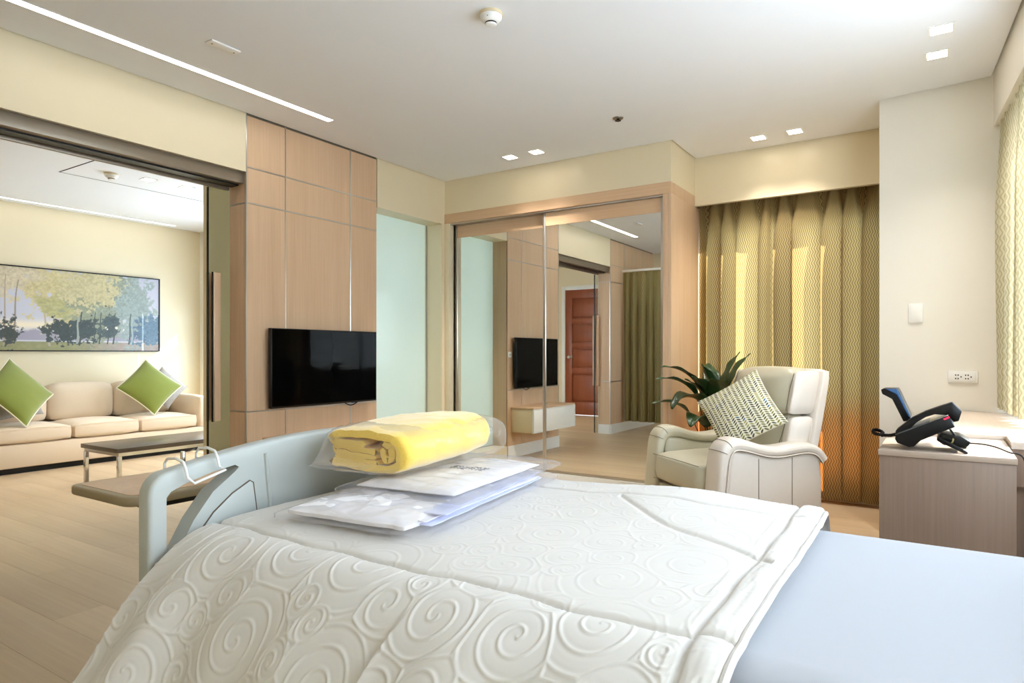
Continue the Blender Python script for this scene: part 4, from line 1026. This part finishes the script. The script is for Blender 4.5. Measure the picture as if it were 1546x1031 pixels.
# ------------------------------------------------------------------ potted plant
PX, PY = -1.36, 4.76
pt = thing('potted_plant', 'dark green broad-leaved plant in a pot behind the recliner', 'plant', (PX, PY, 0))
mk('pot', G().lathe([(0, 0), (.10, 0), (.115, .02), (.145, .30), (.150, .33), (.138, .33), (.132, .29), (0, .285)], (PX, PY, 0.001)), 'pot', pt)
mk('soil', G().lathe([(0, .2855), (.131, .2905), (.12, .298), (0, .303)], (PX, PY, 0.001)), 'soil', pt)
def leaf(az, el0, length, width, droop, z0=.30, petiole=.22, off=0.0):
    n, m = 16, 7
    d = Vector((math.cos(az), math.sin(az), 0)); sd = Vector((-math.sin(az), math.cos(az), 0))
    p = Vector((PX, PY, z0)) + d * .02 + sd * off; el = el0; pts = [p.copy()]
    for i in range(8): p = p + (d * math.cos(el) + Vector((0, 0, 1)) * math.sin(el)) * petiole / 8; pts.append(p.copy())
    stem = G().tube(pts, [.006 - .003 * i / 8 for i in range(9)], 6)
    P = np.zeros((n, m, 3))
    for i in range(n):
        k = i / (n - 1); wdt = width * math.sin(PI * min(1, k * .96 + .02) ** .75) ** .85 * .5 + .001
        nrm = Vector((0, 0, 1)) * math.cos(el) - d * math.sin(el)
        for j in range(m):
            s2 = j / (m - 1) * 2 - 1
            q = p + sd * s2 * wdt + nrm * (abs(s2) * wdt * .35 + .006 * math.sin(k * 17 + s2 * 2) * abs(s2))
            P[i, j] = q
        el -= droop / n; p = p + (d * math.cos(el) + Vector((0, 0, 1)) * math.sin(el)) * length / n
    o = mk('leaf', G().grid(P), 'leaf', pt, angle=180)
    md = o.modifiers.new('thickness', 'SOLIDIFY'); md.thickness = .0016
    mk('stem', stem, 'leaf', o)
R_ = math.radians
for az, el, ln, wd_, dr, pe, of in ((213, 80, .42, .085, 88, .50, 0), (220, 75, .42, .085, 92, .46, .02), (208, 66, .36, .075, 92, .36, -.02), (33, 87, .36, .095, 34, .50, -.03),
        (36, 82, .38, .09, 42, .50, .02), (28, 78, .42, .085, 86, .50, .0), (228, 76, .34, .15, 150, .42, .03), (250, 84, .36, .12, 70, .40, 0), (280, 82, .36, .11, 80, .42, .02),
        (120, 82, .38, .10, 60, .46, 0), (200, 84, .30, .09, 60, .40, .02), (290, 76, .24, .10, 100, .30, 0), (262, 70, .32, .13, 130, .30, -.02), (236, 88, .36, .10, 40, .42, .03), (60, 74, .36, .09, 80, .40, 0)):
    az, el, dr = R_(az), R_(el), R_(dr)
    leaf(az, el, ln, wd_ * 1.35, dr, petiole=pe, off=of)

# ------------------------------------------------------------------ nightstand, desk, phone
ns = thing('nightstand', 'grey-brown wooden nightstand carrying the telephone', 'nightstand', (0, 3.03, 0))
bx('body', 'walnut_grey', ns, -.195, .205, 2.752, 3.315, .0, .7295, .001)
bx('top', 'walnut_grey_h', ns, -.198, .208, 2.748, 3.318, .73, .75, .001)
dk = thing('desk', 'pale built-in desk along the right wall under the window', 'desk', (.1, 3.9, 0))
def dbox(name, mat, y0, y1, x0, z0, z1, bev=.001):
    a, b = (x0, y0), (x0, y1); s0, s1 = (RA.y - y0), (RA.y - y1)
    return mk(name, G().prism([a, (rw(s0, .135)[0], y0), (rw(s1, .135)[0], y1), b], z0, z1), mat, dk, bev)
def desk_part(name, mat, y0, y1, x0, z0, z1): return dbox(name, mat, y0, y1, x0, z0, z1)
desk_part('desktop', 'desk_top', 3.322, RA.y - .012, -.09, .742, .768)
mk('desktop_return', G().prism([(.215, 3.10), (rw(RA.y - 3.10, .135)[0], 3.10), (rw(RA.y - 3.321, .135)[0], 3.321), (.215, 3.321)], .742, .768), 'desk_top', dk)
mk('apron', G().prism([(.217, 3.104), (rw(RA.y - 3.104, .13)[0], 3.104), (rw(RA.y - 3.13, .13)[0], 3.13), (.217, 3.13)], .60, .7415), 'walnut_grey', dk)
mk('apron', G().box(-.08, -.06, 3.33, RA.y - .02, .60, .7415), 'walnut_grey', dk)
mk('leg_panel', G().box(-.0595, .26, RA.y - .06, RA.y - .03, 0, .7415), 'walnut_grey', dk)
mk('leg_panel', G().box(.2175, .40, 3.1305, 3.16, 0, .7415), 'walnut_grey', dk)

ph = thing('desk_telephone', 'black desk telephone with tilted screen on the nightstand', 'telephone', (-.04, 2.80, .7505))
K = 2.45 / 994 / 9.373
OX, OZ = -.04, .7505
def pp(pts): return [(OX + (a - 800) * K, OZ + max(0, (945 - b)) * K) for a, b in pts]
def pext(name, pts, y0, y1, mat, parent=ph, bev=.0015): return mk(name, G().prism(pp(pts), y0, y1, 'y'), mat, parent, bev)
Y0, Y1 = 2.775, 2.965
body = pext('body', [(400, 745), (1010, 440), (1090, 590), (880, 700), (700, 800), (620, 890), (560, 900), (420, 850), (396, 800)], Y0, Y1, 'black', bev=.003)
pext('keypad_face', [(420, 722), (800, 535), (806, 548), (428, 742)], Y0 + .004, Y1 - .004, 'grey_plastic', body, .0008)
pext('side_plate', [(800, 535), (1010, 432), (1016, 446), (806, 548)], Y0 + .004, Y1 - .004, 'alu', body, .0008)
for i in range(5):
    for j in range(4):
        a = 470 + i * 62; bq = 714 - i * 30.5
        mk('key', G().prism(pp([(a, bq - 2), (a + 36, bq - 20), (a + 40, bq - 10), (a + 4, bq + 8)]), Y0 + .075 + j * .026, Y0 + .094 + j * .026, 'y'), 'black', body)
pext('message_light', [(955, 488), (1020, 452), (1030, 470), (970, 505)], Y0 - .0012, Y0 + .05, 'red_led', body, .001)
hs = pext('handset', [(400, 690), (425, 655), (600, 495), (760, 395), (920, 322), (1060, 265), (1165, 380), (1130, 515), (1072, 530), (1020, 455), (985, 440), (925, 440), (860, 437), (760, 478), (650, 560), (585, 640), (545, 690), (420, 742), (398, 722)], Y0 + .008, Y0 + .062, 'black', bev=.004)
ds = pext('display', [(205, 130), (250, 115), (410, 112), (440, 165), (575, 500), (560, 560), (485, 578), (345, 262), (300, 238), (222, 195)], Y0 + .075, Y1 - .005, 'black', bev=.003)
pext('display_glass', [(262, 118), (405, 116), (428, 168), (566, 505), (552, 510), (405, 196), (360, 172)], Y0 + .072, Y0 + .0748, 'blue_plastic', ds, .0005)
st = pext('stand_leg', [(880, 758), (900, 740), (1215, 905), (1235, 930), (1225, 944), (1190, 942), (1000, 850)], Y0 + .01, Y0 + .025, 'black')
pext('stand_leg', [(880, 758), (900, 740), (1215, 905), (1235, 930), (1225, 944), (1190, 942), (1000, 850)], Y1 - .025, Y1 - .01, 'black')
pext('stand_strut', [(1020, 640), (1045, 630), (1120, 745), (1095, 755)], Y0 + .03, Y0 + .042, 'black')
pext('stand_block', [(930, 700), (1150, 720), (1262, 790), (1245, 830), (1200, 880), (960, 850), (880, 790)], Y0 + .026, Y1 - .026, 'black')
pext('cable_band', [(1062, 745), (1082, 760), (1070, 810), (1030, 842), (1022, 830), (1052, 800)], Y0 + .022, Y0 + .0258, 'amber_band')
coil = []
cpath = [pp([(a, b)])[0] for a, b in ((400, 745), (330, 770), (250, 775), (160, 770), (105, 750), (110, 715), (160, 705), (215, 720), (250, 745), (225, 775))]
cp = np.array(cpath); tt = np.linspace(0, len(cp) - 1, 220); cxz = np.stack([np.interp(tt, np.arange(len(cp)), cp[:, 0]), np.interp(tt, np.arange(len(cp)), cp[:, 1])], 1)
for _ in range(60): cxz[1:-1] = .5 * cxz[1:-1] + .25 * (cxz[:-2] + cxz[2:])
for i in range(220):
    a = i * .95; yv = Y0 + .03 + .03 * math.sin(i / 219 * 3)
    coil.append((cxz[i, 0] + .0055 * math.cos(a) * .5, yv + .0055 * math.cos(a + 1.57), max(OZ + .004, cxz[i, 1] + .0055 * math.sin(a))))
mk('coiled_cord', G().tube(coil, .0024, 6), 'black', ph)
lc = [(OX + .115, 2.86, OZ + .03), (OX + .16, 2.85, OZ + .032), (OX + .20, 2.83, OZ + .025), (OX + .235, 2.80, OZ + .010), (.205, 2.775, OZ + .016), (.228, 2.768, OZ + .008), (.236, 2.765, OZ - .06), (.232, 2.77, OZ - .12), (.230, 2.77, .35), (.24, 2.80, .1)]
lp_ = np.array(lc); tt = np.linspace(0, len(lc) - 1, 80); lq = np.stack([np.interp(tt, np.arange(len(lc)), lp_[:, k]) for k in range(3)], 1)
for _ in range(20): lq[1:-1] = .5 * lq[1:-1] + .25 * (lq[:-2] + lq[2:])
mk('line_cable', G().tube([tuple(q_) for q_ in lq], .0026, 7), 'black', ph)

# plates on the column
ang = math.atan2((RA.y - .005) - 4.675, (RA.x + .005) - XC)
def wall_plate(name, label, cat, u, z, w, h, slots):
    c = Vector((XC, 4.675, z)) + Vector((math.cos(ang), math.sin(ang), 0)) * u
    t = thing(name, label, cat, c, ang)
    mk('plate', G().box(-w / 2, w / 2, -.010, -.0006, -h / 2, h / 2), 'white_plastic', t, .003, local=True)
    mk('insert', G().box(-w / 2 + .012, w / 2 - .012, -.0125, -.0101, -h / 2 + .012, h / 2 - .012), 'white_plastic', t, .001, local=True)
    for cx in slots:
        g = G()
        for dx, dz in ((-.012, .010), (-.012, -.010), (0, .010), (0, -.010), (.014, 0)): g.box(cx + dx - .003, cx + dx + .003, -.0131, -.0126, dz - .004, dz + .004)
        mk('socket_holes', g, 'outlet_hole', t, local=True)
wall_plate('wall_switch', 'blank white switch plate on the off-white column', 'switch', .195, 1.345, .075, .115, ())
wall_plate('wall_outlet', 'white double wall outlet low on the off-white column', 'outlet', .43, .966, .145, .07, (-.022, .026))

# ------------------------------------------------------------------ lounge furniture
sf = thing('sofa', 'cream linen three-seat sofa under the landscape painting', 'sofa', (-7.55, 3.34, 0))
SX0, SX1, SY0, SY1 = -8.0, -7.07, 2.38, 4.30
bx('base', 'sofa', sf, SX0, SX1, SY0 - .15, SY1 + .15, .055, .27, .015)
bx('back_frame', 'sofa', sf, SX0, SX0 + .20, SY0 - .15, SY1 + .15, .2705, .74, .03)
bx('plinth', 'black_matte', sf, SX0 + .05, SX1 - .05, SY0 - .10, SY1 + .10, .0, .054)
for yy in (SY0 - .15, SY1 + .005): 
    mk('arm', G().rbox((-7.52, yy + .0725, .44), (.90, .145, .36), .05, (0, 0, .01), 9), 'sofa', sf, angle=60)
for i in range(3):
    y0 = SY0 + i * .64
    mk('seat_cushion', G().rbox((-7.37, y0 + .32, .345), (.62, .632, .15), .04, (.01, 0, .025), 10), 'sofa', sf, angle=60)
    mk('back_cushion', G().rbox((-7.70, y0 + .32, .60), (.20, .632, .38), .06, (.03, 0, .01), 10), 'sofa', sf, angle=60)
    mk('welt', G().tube([(-7.062, y0 + .03, .405), (-7.050, y0 + .32, .412), (-7.062, y0 + .61, .405)], .004, 6), 'sofa', sf)

ct = thing('coffee_table', 'low dark-topped coffee table with metal legs in front of the sofa', 'coffee table', (-5.8, 3.3, 0))
bx('top', 'dark_wood', ct, -6.11, -5.50, 2.665, 3.90, .305, .34, .002)
mk('frame', G().box(-6.09, -5.52, 2.685, 2.70, .275, .3045).box(-6.09, -5.52, 3.865, 3.88, .275, .3045).box(-5.535, -5.52, 2.7005, 3.8645, .275, .3045).box(-6.09, -6.075, 2.7005, 3.8645, .275, .3045), 'chrome', ct)
for xx in (-6.095, -5.545):
    for yy in (2.68, 3.85): bx('leg', 'chrome', ct, xx, xx + .03, yy, yy + .03, 0.0, .2745, .002)

# ------------------------------------------------------------------ landscape painting
PY0, PY1, PZ0, PZ1 = 2.60, 4.39, 1.125, 2.015
pn = thing('painting', 'wide framed landscape painting of trees above the sofa', 'painting', (XF, 3.5, 1.12))
nw, nh = 420, 210
p = np.linspace(0, 1, nw)[:, None] + np.zeros((1, nh)); q = np.linspace(0, 1, nh)[None, :] + np.zeros((nw, 1))
def C(r, g_, b): return np.array(srgb(r, g_, b)[:3])
def lay(base, col, m): m = m[..., None]; return base * (1 - m) + col * m
n1 = fbm(p * 18, q * 10, 1); n2 = fbm(p * 40, q * 22, 4); n3 = fbm(p * 90, q * 46, 6)
img = C(196, 196, 210) * (1 - q[..., None]) + C(178, 182, 204) * q[..., None]
img = lay(img, C(240, 222, 182), np.exp(-((q - .31) / .055) ** 2) * .9)
img = lay(img, C(156, 150, 172), sstep(.02, -.02, q - (.24 + .05 * (fbm(p * 14, q * 0 + 3, 11) - .5) * 2)))
img = lay(img, C(216, 220, 228), np.exp(-((q - .115) / .008) ** 2) * .8)
gr = C(150, 148, 92) * (1 - sstep(.4, .8, p))[..., None] + C(168, 150, 140) * sstep(.4, .8, p)[..., None]
img = lay(img, gr * (.8 + .4 * n2[..., None]), sstep(.115, .10, q))
def blob(pc, qc, rp, rq, col, thr=.5, dens=1.0, nz=None):
    global img
    d = np.hypot((p - pc) / rp, (q - qc) / rq); nz = n1 if nz is None else nz
    m = sstep(-.12, .10, (1 - d) * .8 + (nz - .5) * 1.6 + (n3 - .5) * .9 - (thr - .5)) * dens
    img = lay(img, np.array(col) * (.72 + .6 * n3[..., None]), m)
def trunk(p0, q0, p1, q1, w0, w1, col, bend=.01):
    global img
    t = np.clip((q - q0) / (q1 - q0), 0, 1); xc = p0 + (p1 - p0) * t + bend * .45 * np.sin(t * 6); ww = .62 * (w0 + (w1 - w0) * t)
    m = sstep(1.3, .7, np.abs(p - xc) / ww) * (q > q0) * (q < q1)
    img = lay(img, np.array(col), m)
for a in ((.115, .92, .10, .26), (.29, .90, .09, .18), (.18, 1.0, .16, .14)): blob(*a, C(200, 184, 146), .32)
trunk(.135, .06, .175, .85, .009, .004, C(150, 132, 112), .014); trunk(.10, .05, .11, .9, .007, .004, C(170, 150, 128), .006); trunk(.335, .05, .285, .75, .010, .004, C(176, 160, 140), -.008); trunk(.35, .25, .375, .7, .004, .003, C(140, 122, 102), .01)
blob(.46, .70, .16, .34, C(198, 182, 120), .15); blob(.40, .55, .10, .16, C(178, 172, 104), .35)
blob(.62, .66, .14, .36, C(140, 148, 120), .15); blob(.74, .68, .12, .34, C(140, 152, 132), .2); blob(.84, .56, .12, .34, C(142, 160, 156), .3); blob(.56, .85, .14, .2, C(190, 178, 124), .2)
for pc, w_ in ((.50, .010), (.58, .006), (.615, .007), (.665, .006), (.70, .008), (.80, .008)): trunk(pc, .085, pc + .015, .5, w_, w_ * .6, C(74, 84, 84), .008)
blob(.42, .24, .10, .13, C(62, 76, 76), .4, nz=n2); blob(.54, .26, .08, .15, C(64, 80, 82), .45, nz=n2); blob(.12, .23, .055, .16, C(66, 76, 72), .45, nz=n2); blob(.68, .36, .055, .16, C(72, 90, 94), .5)
blob(.90, .26, .08, .17, C(84, 116, 140), .45, nz=n2); blob(.97, .32, .06, .2, C(92, 126, 150), .45, nz=n2)
trunk(.485, .085, .495, .42, .011, .006, C(150, 158, 150), .008); trunk(.815, .085, .83, .45, .009, .005, C(150, 170, 176), .012)
Pp = np.stack([np.full(p.shape, XF + .032), PY0 + .012 + (PY1 - PY0 - .024) * p, PZ0 + .012 + (PZ1 - PZ0 - .024) * q], -1)
img = img * .72 + img.mean(axis=2, keepdims=True) * .28
o = mk('canvas', G().grid(Pp), 'painting', pn, angle=180); set_col(o, img)
mk('frame', G().box(XF + .002, XF + .042, PY0, PY1, PZ0, PZ0 + .010).box(XF + .002, XF + .042, PY0, PY1, PZ1 - .010, PZ1).box(XF + .002, XF + .042, PY0, PY0 + .010, PZ0 + .0101, PZ1 - .0101).box(XF + .002, XF + .042, PY1 - .010, PY1, PZ0 + .0101, PZ1 - .0101)
   .box(XF + .002, XF + .028, PY0 + .0101, PY1 - .0101, PZ0 + .0101, PZ1 - .0101), 'black', pn)
